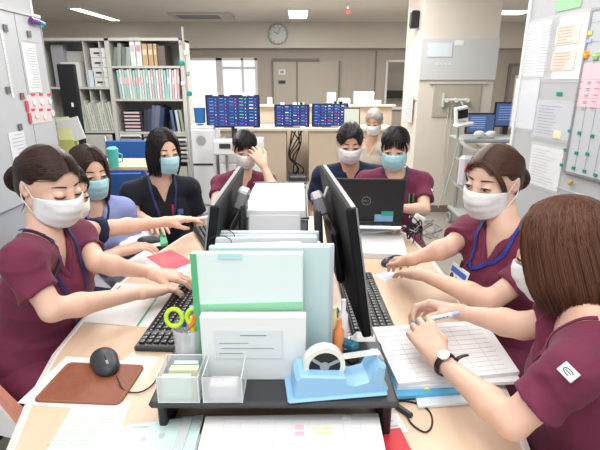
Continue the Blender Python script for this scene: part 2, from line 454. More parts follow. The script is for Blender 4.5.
# clock
p = Yp(278, 34, YB-.02); t = empty('wall_clock', tuple(p), 0, 'round white wall clock on the beam above the doors', 'clock')
R_ = .178
MB().tube([(R_*math.cos(a), 0, R_*math.sin(a)) for a in np.linspace(0, 2*math.pi, 40)[:-1]], .016, 8, closed=True).build('clock_rim', mat('clock_grey', (.40, .41, .42), .4), t, True)
MB().cyl((0, .018, 0), R_, .02, 40, axis=(0, -1, 0)).build('clock_face', mat('clock_white', (.72, .74, .75), .5), t)
b = MB()
for k in range(12): a = k*math.pi/6; b.box((.145*math.sin(a), -.004, .145*math.cos(a)), (.008, .004, .022), ry=a)
b.build('hour_marks', M_dark, t)
b = MB(); b.box((-.035, -.007, .02), (.010, .003, .085), ry=-1.05); b.build('hour_hand', M_dark, t)
b = MB(); b.box((.02, -.009, .055), (.007, .003, .12), ry=.35); b.build('minute_hand', M_dark, t)
# ------------------------------------------------------------------ people
def skin(i): return [mat('skin_fair', (.78, .50, .38), .48, noise=.05, nscale=14, sss=.12, bump=.05, bscale=160),
                     mat('skin_tan', (.66, .39, .27), .5, noise=.05, nscale=14, sss=.1)][i]
def strand_mesh(name, paths, r, m, parent, origin, taper=True, seed=1):
    P = np.asarray(paths, float); n, k, _ = P.shape
    T = np.gradient(P, axis=1); T /= np.maximum(np.linalg.norm(T, axis=2, keepdims=True), 1e-9)
    ref = np.zeros_like(T); ref[..., 0] = .31; ref[..., 1] = .22; ref[..., 2] = .92
    A = np.cross(T, ref); A /= np.maximum(np.linalg.norm(A, axis=2, keepdims=True), 1e-9); B = np.cross(T, A)
    rr = np.full(k, r)
    if taper: rr = r*np.clip(np.minimum(1.3-np.linspace(0, 1, k)**3*1.1, 1), .15, 1)
    vs = []
    for j in range(3):
        an = 2*math.pi*j/3; vs.append(P+(A*math.cos(an)+B*math.sin(an))*rr[None, :, None])
    Vv = np.stack(vs, 2).reshape(-1, 3)     # n,k,3
    base = (np.arange(n)[:, None]*k+np.arange(k-1)[None, :])*3
    fs = []
    for j in range(3):
        j2 = (j+1) % 3; fs.append(np.stack([base+j, base+j2, base+3+j2, base+3+j], -1).reshape(-1, 4))
    at = np.repeat(np.random.default_rng(seed).random(n), k*3)
    return raw_mesh(name, Vv, np.concatenate(fs), m, parent, origin, attr=at)
def ribbon(pts, nrm, wid, th=.0012):
    P = np.asarray(pts, float); N_ = np.asarray(nrm, float); T = np.gradient(P, axis=0)
    S = np.cross(T, N_); S /= np.maximum(np.linalg.norm(S, axis=1, keepdims=True), 1e-9)
    b = MB(); n = len(P); vs = []
    for i in range(n):
        for a, c in ((-1, 0), (1, 0), (1, 1), (-1, 1)): vs.append(tuple(P[i]+S[i]*a*wid/2+N_[i]*c*th))
    fs = []
    for i in range(n-1):
        for j in range(4): fs.append((i*4+j, i*4+(j+1) % 4, i*4+4+(j+1) % 4, i*4+4+j))
    fs.append((3, 2, 1, 0)); fs.append(tuple(range(4*n-4, 4*n)))
    return b.add(vs, fs)
def smooth_path(pts, n=24):
    pts = [np.asarray(p, float) for p in pts]; Q = [2*pts[0]-pts[1]]+pts+[2*pts[-1]-pts[-2]]; out = []
    m = len(pts)-1
    for t in np.linspace(0, m, n):
        i = min(int(t), m-1); u = t-i; a, b, c, d = Q[i:i+4]
        out.append(.5*((2*b)+(-a+c)*u+(2*a-5*b+4*c-d)*u*u+(-a+3*b-3*c+d)*u**3))
    return out
def hand(F, w, d, n, left, curl=(.25, .35, .3), s=1.0, splay=.12, thumb=0., grip=None):
    d = nz(d); n = nz(np.asarray(n, float)-np.dot(n, d)*d); t = np.cross(n, d) if left else np.cross(d, n)
    w = np.asarray(w, float)
    offs = [.031, .0105, -.0105, -.030]; fwd = [.086, .090, .085, .076]
    segs = [(.040, .025, .019), (.045, .028, .020), (.041, .026, .019), (.031, .020, .017)]
    for i in range(4):
        a = w+(t*offs[i]*.45+d*.004)*s; kn = w+(t*offs[i]+d*fwd[i]-n*.003)*s
        F.cap(a, kn, .0165*s, .0118*s, .014)
    F.cap(w+(t*.014+d*.03+n*.008)*s, w+(t*.02+d*.062+n*.006)*s, .013*s, .011*s, .012)
    F.cap(w+(-t*.018+d*.03+n*.007)*s, w+(-t*.022+d*.062+n*.004)*s, .011*s, .010*s, .012)
    for i in range(4):
        p = w+(t*offs[i]+d*fwd[i]-n*.003)*s; ang = 0; dd0 = nz(d+t*splay*[1, .25, -.45, -1.15][i])
        cc = curl if not isinstance(curl, list) else curl[i]
        rad = [.0102, .0088, .0080, .0066] if i < 3 else [.0088, .0076, .0068, .0058]
        for j in range(3):
            ang += cc[j]; dd = dd0*math.cos(ang)+n*math.sin(ang); q = p+dd*segs[i][j]*s
            F.cap(p, q, rad[j]*s, rad[j+1]*s, .0045 if j == 0 else .0025); p = q
    p0 = w+(d*.014+t*.014+n*.004)*s; p1 = w+(d*.045+t*(.043-.008*thumb)+n*(.010+.014*thumb))*s
    v = nz(d*(.80)+t*(.50-.7*thumb)+n*(.10+.5*thumb)); p2 = p1+v*.033*s; v2 = nz(d*(.95)+t*(.12-.8*thumb)+n*(.12+.3*thumb)); p3 = p2+v2*.026*s
    F.cap(p0, p1, .0165*s, .0125*s, .012); F.cap(p1, p2, .0112*s, .0095*s, .005); F.cap(p2, p3, .0095*s, .0074*s, .003)
    return (w+d*.085*s-.125*s, w+d*.085*s+.125*s)
def wob(amp, seed, sc=1.0):
    r = np.random.default_rng(seed); D = r.normal(size=(7, 3)); D /= np.linalg.norm(D, axis=1, keepdims=True); ph = r.random(7)*6.28
    fr = np.array([16, 22, 29, 37, 48, 61, 80])*sc; am = np.array([1, .9, .9, .7, .5, .35, .22])
    def f(X, Y, Z):
        o = 0; wx = .018*np.sin(23*Z+ph[0]*2)+.012*np.sin(31*X+ph[1]); 
        for i in range(7):
            o = o+am[i]*np.sin(fr[i]*(D[i, 0]*(X+wx)+D[i, 1]*(Y-wx)+D[i, 2]*Z*.7)+ph[i])
        for i in range(4):
            v = np.sin(fr[i+1]*.62*(D[i, 1]*(X+2*wx)+D[i, 2]*(Y+wx)+D[i, 0]*Z)+ph[i]*2); o = o-1.5*(1-np.abs(v))**4
        return o*amp/2.2
    return f
def head_field(F, H, s, f, u, male=False, k=1.0):
    e = lambda x, y, z: H+(s*x+f*y+u*z)*k
    R = np.stack([s, f, u], 1); q = lambda *a: tuple(k*x for x in a)
    F.ell(e(0, -.012, .028), q(.074, .094, .085), R, .0)
    F.ell(e(0, .020, -.030), q(.062 if male else .060, .067, .080), R, .03)
    F.ell(e(0, .055, -.092), q(.028, .026, .020), R, .03)
    for g in (-1, 1):
        F.cap(e(g*.052, -.006, -.052), e(g*.02, .05, -.092), .016*k, .014*k, .03)
        F.ell(e(g*.036, .062, -.030), q(.022, .02, .022), R, .02)
        F.ell(e(g*.031, .100, .002), q(.018, .012, .010), R, .012, 's')
        F.ell(e(g*.031, .0770, .000), q(.0150, .0130, .0105), R, .005)
        F.ell(e(g*.075, -.010, -.006), q(.007, .016, .0245), R, .006)
        F.ell(e(g*.080, -.002, -.002), q(.006, .009, .018), R, .004, 's')
        F.ell(e(g*.080, -.017, .000), q(.005, .008, .021), R, .004)
        F.ell(e(g*.010, .097, -.036), q(.008, .009, .007), R, .006)
    F.cap(e(0, .087, .006), e(0, .102, -.031), .0065*k, .0105*k, .014)
    F.ell(e(0, .082, -.058), q(.020, .010, .005), R, .006); F.ell(e(0, .080, -.067), q(.017, .010, .006), R, .006)
    return R
def person(label, H, fh, N, ft, arms, hair='bun', hcol='dark', top='maroon', mask='white', P=None, male=False, seed=1,
           q=1, roll=0, lanyard=None, patch=None, trim=None, body_k=1.0, bangs=True, fringe=False, sleeve=.62, legs=True, extra=None, group=None, skin_i=0, wid=.17, knee=None, vdepth=.105, hk=.95, closed=False):
    """q 0 near, 1 middle, 2 far"""
    H = np.asarray(H, float); N = np.asarray(N, float); ft = nz([ft[0], ft[1], 0])
    if P is None: P = np.array([N[0]-ft[0]*.10, N[1]-ft[1]*.10, .54])
    P = np.asarray(P, float)
    org = np.array([P[0], P[1], 0.]); root = empty('person', tuple(org), 0, label, 'person', group)
    U = nz(N-P); S_ = nz(np.cross(ft, U)); Fw = np.cross(U, S_); TR = np.stack([S_, Fw, U], 1)
    T = lambda x, y, z: N+S_*x+Fw*y+U*z
    B = lambda x, y, z: P+S_*x+Fw*y+U*z
    f = nz(fh); s = nz(np.cross(f, (0, 0, 1))); u = np.cross(s, f)
    if roll: s, u = s*math.cos(roll)+u*math.sin(roll), u*math.cos(roll)-s*math.sin(roll)
    R = np.stack([s, f, u], 1); E = lambda x, y, z: H+(s*x+f*y+u*z)*hk
    SM = skin(skin_i)
    HF = Field(); head_field(HF, H, s, f, u, male, hk)
    F = Field(); F.p = list(HF.p)
    nr = .056 if male else .047
    F.cap(E(0, -.028, -.05), N-U*.02, nr, nr+.002, .015)
    sh = {}
    for sd, g in (('L', -1), ('R', 1)):
        A = arms.get(sd, {}); sh[sd] = np.asarray(A['s'], float) if 's' in A else T(g*wid*(1 if male else .93), .0, -.065)
    def torso(G, gr):
        L, Rr = sh['L'], sh['R']
        F0 = G
        F0.ell(T(0, .0, -.205), (.132*body_k+gr, .092+gr, .165+gr), TR, .03)
        F0.cap(L, T(0, .0, -.07), .040+gr, .052+gr, .03); F0.cap(Rr, T(0, .0, -.07), .040+gr, .052+gr, .03)
        F0.cap(T(-.03, -.02, -.015), L+U*.008, .028+gr*.7, .032+gr*.8, .02); F0.cap(T(.03, -.02, -.015), Rr+U*.008, .028+gr*.7, .032+gr*.8, .02)
        F0.cap(T(0, 0, -.2), B(0, 0, .12), .118*body_k+gr, .120*body_k+gr, .04)
        F0.ell(B(0, 0, .03), (.175*body_k+gr, .125+gr, .13+gr), TR, .04)
        if not male:
            for g in (-1, 1): F0.ell(T(g*.062, .056, -.185), (.048+gr*.8, .036+gr*.8, .050+gr*.8), TR, .045)
    torso(F, 0)
    boxes = [(H-.15*hk-.02, H+.15*hk+.02, [.0034, .0045, .007][q])]
    AR = .86 if not male else 1.0
    for sd, g in (('L', -1), ('R', 1)):
        A = arms.get(sd)
        if A is None: 
            # arm hanging and bent forward on the lap
            El = sh[sd]+S_*g*.05-U*.26+Fw*.03; Wr = El+Fw*.20-S_*g*.10-np.array([0, 0, .03])
            A = dict(e=El, w=Wr, d=nz(Fw-S_*g*.5), n=(0, 0, -1)); arms[sd] = A
        El, Wr = np.asarray(A['e'], float), np.asarray(A['w'], float)
        F.cap(sh[sd], El, .047*AR, .036*AR, .02)
        fd = Wr-El; mid = El+fd*.28
        F.cap(El, mid, .036*AR, .0385*AR, .015); F.cap(mid, Wr, .0385*AR, .0225*AR, .015)
        hs = A.get('hs', 1.0 if male else .93)
        F.cap(Wr, Wr+nz(A['d'])*.012, .0215*AR, .020*AR, .01)
        lo, hi = hand(F, Wr+nz(A['d'])*.008, A['d'], A['n'], sd == 'L', A.get('curl', (.2, .35, .25)), hs, A.get('splay', .12), A.get('thumb', 0.))
        if A.get('fine', q < 2): boxes.append((lo, hi, [.0026, .0034, .005][q]))
    field_mesh(F, 'body', SM, [.0065, .009, .012][q], root, boxes, org)
    # --- scrub top
    cols = dict(maroon=mat('maroon_scrub_cloth', (.165, .022, .060), .82, noise=.10, nscale=5, bump=.25, bscale=35, sheen=.08),
                navy=mat('navy_scrub_cloth', (.012, .020, .055), .85, noise=.12, nscale=6, bump=.25, bscale=35, sheen=.05),
                black=mat('black_scrub_cloth', (.008, .010, .020), .85, noise=.15, nscale=6, bump=.25, bscale=35, sheen=.05),
                lilac=mat('lilac_scrub_cloth', (.27, .32, .62), .8, noise=.08, nscale=6, bump=.25, bscale=35),
                beige=mat('beige_shirt_cloth', (.50, .43, .36), .85, noise=.08, nscale=6, bump=.2, bscale=35))
    CM = cols[top]
    G_ = Field(); torso(G_, .013)
    for sd in 'LR':
        El = np.asarray(arms[sd]['e'], float); a = sh[sd]; sl = arms[sd].get('sleeve', sleeve)
        he = a+(El-a)*sl; ax = nz(El-a)
        def slv(X, Y, Z, a=a, he=he, ax=ax, sl=sl):
            d = Field.dist(('c', a, he+ax*.05+V(0, 0, -.006), .046*AR+.003, .060*AR+.005), X, Y, Z)
            t = (X-he[0])*ax[0]+(Y-he[1])*ax[1]+(Z-he[2])*ax[2]
            d = np.maximum(d, t)
            hol = Field.dist(('c', he-ax*.022, he+ax*.06, .036*AR, .052*AR), X, Y, Z)
            return np.maximum(d, -hol)
        lo_ = np.minimum(a, he)-.09; hi_ = np.maximum(a, he)+.09
        G_.gfn(slv, lo_, hi_, .025)
    amp = .0050 if q < 2 else .003
    G_.fn(wob(amp, seed), 'd')
    base_shirt = Field(); base_shirt.p = list(G_.p)
    def vneck(X, Y, Z):
        x, y, z = X-N[0], Y-N[1], Z-N[2]
        a = np.abs(x*S_[0]+y*S_[1]+z*S_[2]); b = x*Fw[0]+y*Fw[1]+z*Fw[2]; c = x*U[0]+y*U[1]+z*U[2]
        d1 = a*.90-(c+vdepth)*.36; return np.maximum(np.maximum(d1, -(b-.0)), a-.075)
    G_.fn(vneck, 's'); G_.cap(N-U*.045-Fw*.005, N+U*.06+Fw*.0, .052, .074, .01, 's')
    shirt = field_mesh(G_, 'scrub_top', CM, [.0055, .008, .011][q], root, (), org)
    # collar trim following the V
    tm = trim or CM
    tp = []
    for g in (-1, 1):
        a = [T(g*.066, -.01, .02), T(g*.060, .03, -.005), T(g*.045, .07, -.045), T(g*.022, .10, -.085), T(g*.002, .11, -vdepth-.002)]
        a = smooth_path(a, 16); pp = [base_shirt.project(x) for x in a]; tp.append(ribbon([x[0]-x[1]*.0005 for x in pp], [x[1] for x in pp], .010, .003))
    for t_ in tp: b = t_; ob = b.build('collar_trim', tm, None, True); world_to(ob, root)
    # --- trousers and shoes
    if legs:
        L_ = Field(); KD = nz(ft) if knee is None else nz(knee)
        for g in (-1, 1):
            h_ = P+S_*g*.09+np.array([0, 0, -.02]); kn = np.array([*(P+S_*g*.12+KD*.38)[:2], .52]); an = np.array([*(kn-KD*.04)[:2], .10])
            L_.cap(h_, kn, .095, .068, .02); L_.cap(kn, an, .066, .050, .02)
            sb = MB(); sb.sph((0, 0, 0), 1, 12, 8, (.045, .125, .045)); sb.cyl((0, -.06, -.01), .038, .07, 12)
            so = sb.build('shoe', mat('white_shoe', (.75, .75, .75), .6), root, True)
            c = an+KD*.06; so.location = tuple(V(c[0], c[1], .048)-org); so.rotation_euler.z = math.atan2(-KD[0], KD[1])
        L_.ell(P, (.17*body_k, .13, .11), TR, .03); L_.fn(wob(.004, seed+5), 'd')
        field_mesh(L_, 'trousers', {'lilac': mat('white_trouser_cloth', (.6, .6, .65), .8)}.get(top, CM), .014, root, (), org)
    # --- face details
    lash = mat('eyelash_black', (.010, .007, .006), .6); browm = mat('eyebrow_brown', (.05, .028, .018), .8); iris = mat('eye_dark', (.012, .008, .006), .15)
    def face_pt(x, z, off=.0008):
        p = E(x, .10, z)
        # march toward the head along -f
        for _ in range(40):
            d = HF.at(p)[0]
            if d < off: break
            p = p-f*max(d-off, .0004)
        return p
    for g in (-1, 1):
        xs = np.linspace(-1, 1, 11)
        lz = (lambda x: -.0045-.0030*(1-x*x)) if closed else (lambda x: -.0012+.0042*(1-x*x)-.0012*x*g)
        b = MB(); b.tube([face_pt(g*(.031+.0160*x), lz(x), .0010) for x in xs], [.0007+.0012*(1-x*x)**.5+.0005*(x > 0) for x in xs], 6)
        world_to(b.build('eyelashes', lash, None, True), root)
        if not closed:
            wpts = []; 
            for i_ in range(14):
                an = 2*math.pi*i_/14; cx__ = math.cos(an); sz = math.sin(an); wpts.append(face_pt(g*(.031+.0140*cx__), -.0020+(.0036 if sz > 0 else .0042)*sz*(1-.25*abs(cx__)), .0006))
            cen_ = sum(wpts)/14+f*.0014
            b = MB(); b.add([cen_]+wpts, [(0, 1+k_, 1+(k_+1) % 14) for k_ in range(14)]); world_to(b.build('eye_white', mat('eye_sclera', (.70, .68, .66), .3), None, True), root)
            b = MB(); c = cen_-f*.0010-u*.0006; b.sph((0, 0, 0), 1, 12, 8, (.0066, .0024, .0042)); eo = b.build('eye', iris, None, True); rotate_mesh(eo, R, c); world_to(eo, root)
        b = MB(); b.tube([face_pt(g*(.013+.036*x), .0235+.005*math.sin(min(1, x*1.25)*math.pi*.6)-.006*x, .0006) for x in np.linspace(0, 1, 9)], [.0018, .0024, .0026, .0026, .0024, .0022, .0018, .0014, .0008], 6)
        world_to(b.build('eyebrow', browm, None, True), root)
    # --- mask
    if mask:
        MM = dict(white=mat('white_mask_fabric', (.83, .83, .84), .75, bump=.08, bscale=90), blue=mat('pale_blue_mask_fabric', (.40, .68, .76), .75, bump=.08, bscale=90))[mask]
        nu, nv = 25, 19; vs = []; nn = []
        for j in range(nv):
            v = j/(nv-1)
            yc = np.interp(v, [0, .12, .4, .75, 1], [.102, .115, .119, .106, .088]); zc = np.interp(v, [0, 1], [-.010, -.112])
            ys = np.interp(v, [0, 1], [.018, .020]); zs = np.interp(v, [0, .5, 1], [-.022, -.048, -.074])
            for i in range(nu):
                a = (i/(nu-1)*2-1); an = a*1.30; cc = (math.cos(an)-math.cos(1.3))/(1-math.cos(1.3)); w_ = cc**.85
                x = .071*math.sin(an)/math.sin(1.3); y = ys+(yc-ys)*w_; z = zs+(zc-zs)*min(1, w_**.7)
                if v == 0: y -= .0
                y += .0042*(abs(((v*3.2) % 1)-.5)*2-.5)*w_
                p = E(x, y, z)
                for _ in range(3):
                    d, n_ = HF.at(p)[0], None
                    if d < .004:
                        e = .002; dd = HF.at(np.stack([p+e*np.eye(3)[i_] for i_ in range(3)])); gg = nz(dd-d); p = p+gg*(.0045-d)
                vs.append(p)
        Vv = np.array(vs); g2 = Vv.reshape(nv, nu, 3); nrm = np.cross(np.gradient(g2, axis=1), np.gradient(g2, axis=0)); nrm /= np.linalg.norm(nrm, axis=2, keepdims=True)
        if np.dot(nrm[nv//2, nu//2], f) < 0: nrm = -nrm
        V2 = np.concatenate([Vv, (g2-nrm*.0018).reshape(-1, 3)]); o = nu*nv; fs = []
        for j in range(nv-1):
            for i in range(nu-1):
                a = j*nu+i; fs.append((a, a+1, a+nu+1, a+nu)); fs.append((a+o, a+nu+o, a+nu+1+o, a+1+o))
        for i in range(nu-1): fs.append((i, i+o, i+1+o, i+1)); a = (nv-1)*nu+i; fs.append((a, a+1, a+1+o, a+o))
        for j in range(nv-1): a = j*nu; fs.append((a, a+nu, a+nu+o, a+o)); a = j*nu+nu-1; fs.append((a, a+o, a+nu+o, a+nu))
        mo = raw_mesh('face_mask', V2, np.array(fs), MM, root, org)
        for g in (-1, 1):
            for zz, ze in ((-.024, .020), (-.072, -.034)):
                b = MB(); p0 = E(g*.071, .018, zz)
                b.tube(smooth_path([p0, E(g*.0775, .006, (zz+ze)/2), E(g*.083, -.012, ze), E(g*.079, -.024, ze*.4)], 9), .0013, 6)
                world_to(b.build('ear_loop', MM, None, True), mo)
    # --- hair
    HC = dict(dark=('#1f1514', '#48302a'), brown=('#33201a', '#63402f'), redbrown=('#3f231b', '#744a36'), black=('#120f12', '#231c1e'), grey=('#8d8882', '#b5b0a8'))[hcol]
    hm = hair_mat('hair_'+hcol, *HC)
    rr = np.random.default_rng(seed); hr = V(.081, .102, .094)*hk; hc = E(0, -.013, .029)
    HFi = Field()
    cuts = []
    def face_cut(rad=(.066, .090, .108), c=(0, .080, -.034)):
        HFi.ell(E(*c), tuple(hk*x for x in rad), R, .006, 's'); cuts.append(HFi.p[-1])
    hd = lambda D, k=1.0: hc+(R@(D/np.linalg.norm(D)*hr))*k
    paths = []; nS = [2200, 700, 160][q]; K = 14; SR = [.0010, .0015, .0026][q]
    def sbez(pts, k0=1.0, k1=1.0):
        pts = [np.asarray(p, float) for p in pts]; out = []
        for t in np.linspace(0, 1, K):
            Q = pts
            while len(Q) > 1: Q = [Q[i]*(1-t)+Q[i+1]*t for i in range(len(Q)-1)]
            out.append(hd(Q[0], k0+(k1-k0)*t))
        return out
    if hair in ('bun', 'tied', 'updo'):
        HFi.ell(hc, tuple(hr*.965), R, 0); HFi.ell(E(0, -.055, -.022), (.064*hk, .055*hk, .062*hk), R, .03)
        face_cut()
        for g in (-1, 1): HFi.ell(E(g*.087, .016, -.026), (.036*hk, .044*hk, .042*hk), R, .008, 's'); cuts.append(HFi.p[-1])
        for g in (-1, 1): HFi.ell(E(g*.066, .058, -.022), (.036*hk, .050*hk, .066*hk), R, .012, 's'); cuts.append(HFi.p[-1])
        HFi.plane(E(0, -.05, -.075), -u+f*.3, .01)
        bc = E(0, -.130, -.030) if hair == 'bun' else E(0, -.105, -.045)
        if hair == 'bun':
            HFi.ell(bc, (.046, .034, .044), R, .012)
            for i in range(nS//4):   # coils of the bun
                a0 = rr.random()*6.28; ax = nz(rr.normal(size=3)*.5+V(0, -1, .2)); e1 = nz(np.cross(ax, (0, 0, 1))); e2 = np.cross(ax, e1); rad = .012+.031*rr.random(); dep = (.0445**2-rad**2)**.5*.85
                pt = []
                for t in np.linspace(0, 4.2, K): v_ = e1*math.cos(a0+t)*rad+e2*math.sin(a0+t)*rad+ax*dep; pt.append(bc+R@(v_*V(1.08, .85, 1.02)))
                paths.append(pt)
        elif hair == 'tied':
            HFi.cap(bc, E(0, -.115, -.15), .026, .014, .02)
            for i in range(nS//5):
                o = rr.normal(size=3)*V(.014, .012, .004); paths.append([bc+R@o+(E(0, -.115, -.17)-bc)*t+R@(o*.5*t) for t in np.linspace(0, 1, K)])
        for i in range(nS):
            g = 1 if rr.random() < .5 else -1; tf = rr.random()
            th = -.15+1.75*tf   # along the parting: forehead to crown
            root_ = V(g*.015+rr.normal()*.01, math.cos(th*.95), math.sin(th*.95)+.25)
            hairl = V(g*(.30+.65*rr.random()), .80-1.0*rr.random(), .55-.15*rr.random())
            endd = V(g*.12+rr.normal()*.06, -1, -.30+rr.normal()*.08)
            kk = 1.0+.02*rr.random()
            if rr.random() < .7:
                low = V(g*1.25, .35-.7*tf-.2*rr.random(), .62-.55*rr.random()+.1*tf)
                paths.append(sbez([root_, (root_+low)*.5+V(g*.15, .12, .1), low, endd], .993, kk+.01))
            else:
                r2 = V(g*(.62+.25*rr.random()), .62-.5*rr.random(), .52-.2*rr.random()); paths.append(sbez([r2, V(g*1.05, -.2, .25), endd], kk, kk))
        for i in range(nS//5): # nape
            x = rr.uniform(-.7, .7); paths.append(sbez([V(x, -.55, -.62), V(x*.5, -.9, -.5), V(x*.15, -1, -.3)], 1.0, 1.02))
        for i in range(nS//2):   # from the hairline at temple and ear back to the bun
            g = 1 if rr.random() < .5 else -1; a_ = rr.random()
            r0 = V(g*(.72+.28*min(1, a_*1.6)), .72-.95*a_, .50-.62*a_+rr.normal()*.02)
            paths.append(sbez([r0, V(g*1.08, r0[1]*.5-.45, r0[2]*.6+.02), V(g*.16, -1, -.30+rr.normal()*.06)], 1.0, 1.015+.01*rr.random()))
        keep = []
        for pth in paths:
            A_ = np.array(pth); t_ = np.linspace(0, K-1, 70); A_ = np.stack([np.interp(t_, np.arange(K), A_[:, i_]) for i_ in range(3)], 1); ins = np.zeros(len(A_), bool)
            for c_ in cuts: ins |= Field.dist(c_, *A_.T) < -.005
            if ins.any():
                k0 = np.nonzero(ins)[0].max()+1
                if k0 > 42: continue
                A_ = A_[k0:]
            tt = np.linspace(0, len(A_)-1, K); A_ = np.array([A_[int(x)]*(1-x % 1)+A_[min(len(A_)-1, int(x)+1)]*(x % 1) for x in tt])
            keep.append(A_)
        paths = keep
        if fringe:
            for i in range(nS//5):
                x = rr.uniform(-.75, .75); j = rr.normal()*.04
                paths.append(sbez([V(x*.2, .4, .95), V(x*.8, .9, .9), V(x*1.1+j, 1.0, .35), V(x*1.15+j, 1.0, .08-abs(x)*.6)], 1.0, 1.05))
        if bangs:
            for g in (-1, 1):
                for i in range(nS//14):
                    j = rr.normal(size=3)*.035; a = rr.random()
                    paths.append(sbez([V(g*.05, .82, .62)+j, V(g*(.55+.1*a), .98, .62)+j, V(g*.92, .66, .1)+j, V(g*.93, .45, -.75)+j], 1.01, 1.09))
    elif hair in ('bob', 'longbob'):
        low = -.128 if hair == 'bob' else -.15
        HFi.ell(hc, tuple(hr*.985), R, 0)
        HFi.ell(E(0, -.016, -.045), (.084*hk, .096*hk, .110*hk), R, .03)
        face_cut((.061, .10, .170), (0, .085, -.098))
        HFi.plane(E(0, 0, low+.02), -u, .01)
        bx, by = .094*hk, .108*hk
        for i in range(int(nS*1.25)):
            ph = rr.uniform(.62, 2*math.pi-.62); g = 1 if ph < math.pi else -1
            st = V(g*.03+rr.normal()*.015, .25-rr.random()*.9+.25*math.cos(ph), 1.0)
            dirh = V(math.sin(ph), math.cos(ph)*1.0, 0)
            eq = V(dirh[0], dirh[1], .05); kk = 1.01+.035*rr.random(); L = rr.normal()*.006
            top_ = []
            for t in np.linspace(0, 1, 8):
                Q = [st, st*.5+eq*.6+V(0, 0, .45), eq]; 
                while len(Q) > 1: Q = [Q[a]*(1-t)+Q[a+1]*t for a in range(len(Q)-1)]
                top_.append(hd(Q[0], kk*(1+.04*t)))
            z0 = .029+.05*.094; bot = []
            for t in np.linspace(0, 1, 8)[1:]:
                z = z0+(low-z0+L)*t; sw = 1.05+.05*math.sin(t*2.6)-.17*max(0, t-.62)/.38
                bot.append(E(dirh[0]*hr[0]/hk*kk*sw, -.013+dirh[1]*hr[1]/hk*kk*sw, z))
            pth = np.array(top_+bot); sel = np.interp(np.linspace(0, 14, K), np.arange(15), np.arange(15)); pth = np.array([pth[int(x)]*(1-x % 1)+pth[min(14, int(x)+1)]*(x % 1) for x in sel]); paths.append(pth)
        if not bangs:
            for i in range(nS//3):
                g = 1 if rr.random() < .55 else -1; j = rr.normal(size=3)*.03; a_ = rr.random()
                paths.append(sbez([V(g*.05+.06, .90-.8*a_, .50+.5*a_)+j*.6, V(g*(.62+.2*a_), .95-.3*a_, .72)+j, V(g*1.0, .70-.2*a_, .15)+j, V(g*.98, .62-.3*a_, -.75)+j], 1.0, 1.10))
        if bangs:
            for i in range(nS//5):
                x = rr.uniform(-.62, .62); j = rr.normal()*.04
                paths.append(sbez([V(x*.3, .3, .95), V(x*.9, .9, .9), V(x*1.15+j, 1.02, .28), V(x*1.25+j, 1.0, -.02+abs(x)*-.5)], 1.01, 1.05))
    elif hair == 'short':
        HFi.ell(E(0, -.016, .034), (.080, .100, .093), R, 0); face_cut((.060, .08, .098), (0, .085, -.030)); HFi.plane(E(0, -.05, -.055), -u+f*.45, .01)
        for g in (-1, 1): HFi.ell(E(g*.085, .006, -.030), (.034, .034, .045), R, .008, 's')
        HFi.fn(wob(.003, seed, 2.5), 'd')
        for i in range(nS):
            D = nz(rr.normal(size=3)); 
            if D[2] < -.1 or D[1] > .75 or (D[1] > .3 and D[2] < .35): continue
            p = hd(D, .985); v = nz(R@(D*.35+V(D[0]*.3, .6, -.5*(D[2] < .6))+rr.normal(size=3)*.12)); paths.append([p+v*.018*t for t in np.linspace(0, 1, K)])
    elif hair == 'bald':
        HFi.ell(E(0, -.022, .012), (.081, .094, .085), R, 0); face_cut((.066, .11, .11), (0, .070, .03)); HFi.plane(E(0, -.05, -.055), -u+f*.45, .01)
        HFi.ell(E(0, .0, .115), (.06, .08, .04), R, .01, 's')
        for g in (-1, 1): HFi.ell(E(g*.085, .006, -.030), (.034, .034, .045), R, .008, 's')
        HFi.fn(wob(.004, seed, 2.5), 'd')
    ho = field_mesh(HFi, 'hair', hm, [.004, .005, .007][q], root, (), org)
    at_ = ho.data.attributes.new('strand', 'FLOAT', 'POINT'); at_.data.foreach_set('value', (.15+.5*np.random.default_rng(seed).random(len(ho.data.vertices))).astype(np.float32))
    if paths: strand_mesh('hair_strands', paths, SR, hm, ho, org, seed=seed)
    # --- lanyard with badge
    if lanyard:
        lc, badge, ll, lat = (*lanyard, .33, .0)[:4] if len(lanyard) != 3 else (*lanyard, 0.)
        lm = mat('lanyard_'+lc, dict(blue=(.02, .05, .32), navy=(.015, .03, .12), red=(.5, .03, .06))[lc], .5)
        end = V(lat, .12, -ll) if badge else V(.0, .12, -.27)
        for g in (-1, 1):
            a = smooth_path([T(g*.062, -.03, .025), T(g*.066, .02, .00), T(g*.060, .07, -.06), T(g*.035+lat*.6, .12, -.045+end[2]*.45), T(end[0]+g*.004, end[1]+.02, end[2])], 22)
            pp = [base_shirt.project(x) for x in a]; rb = ribbon([x[0]+x[1]*(.006) for x in pp], [x[1] for x in pp], .0115, .0015)
            world_to(rb.build('lanyard', lm, None, True), root)
        if badge:
            c, n_ = base_shirt.project(T(end[0], end[1], end[2]-.05)); n_ = nz(n_+V(0, 0, .15)); c = c+n_*(.014+abs(lat)*.5)
            up_ = nz(U-np.dot(U, n_)*n_); si = np.cross(up_, n_); RB = np.stack([si, n_, up_], 1)
            b = MB(); b.box((0, 0, 0), (.100, .003, .070), bev=.002); bo = b.build('id_badge', mat('clear_badge_sleeve', (.75, .78, .80), .25), None); rotate_mesh(bo, RB, c); world_to(bo, root)
            b = MB(); b.box((0, .0022, .014), (.084, .001, .018)); o = b.build('badge_stripe', mat('badge_blue', (.05, .15, .55), .4), None); rotate_mesh(o, RB, c); world_to(o, bo)
            b = MB(); b.box((0, .002, -.012), (.084, .001, .028)); o = b.build('badge_card', mat('badge_white', (.85, .87, .88), .5), None); rotate_mesh(o, RB, c); world_to(o, bo)
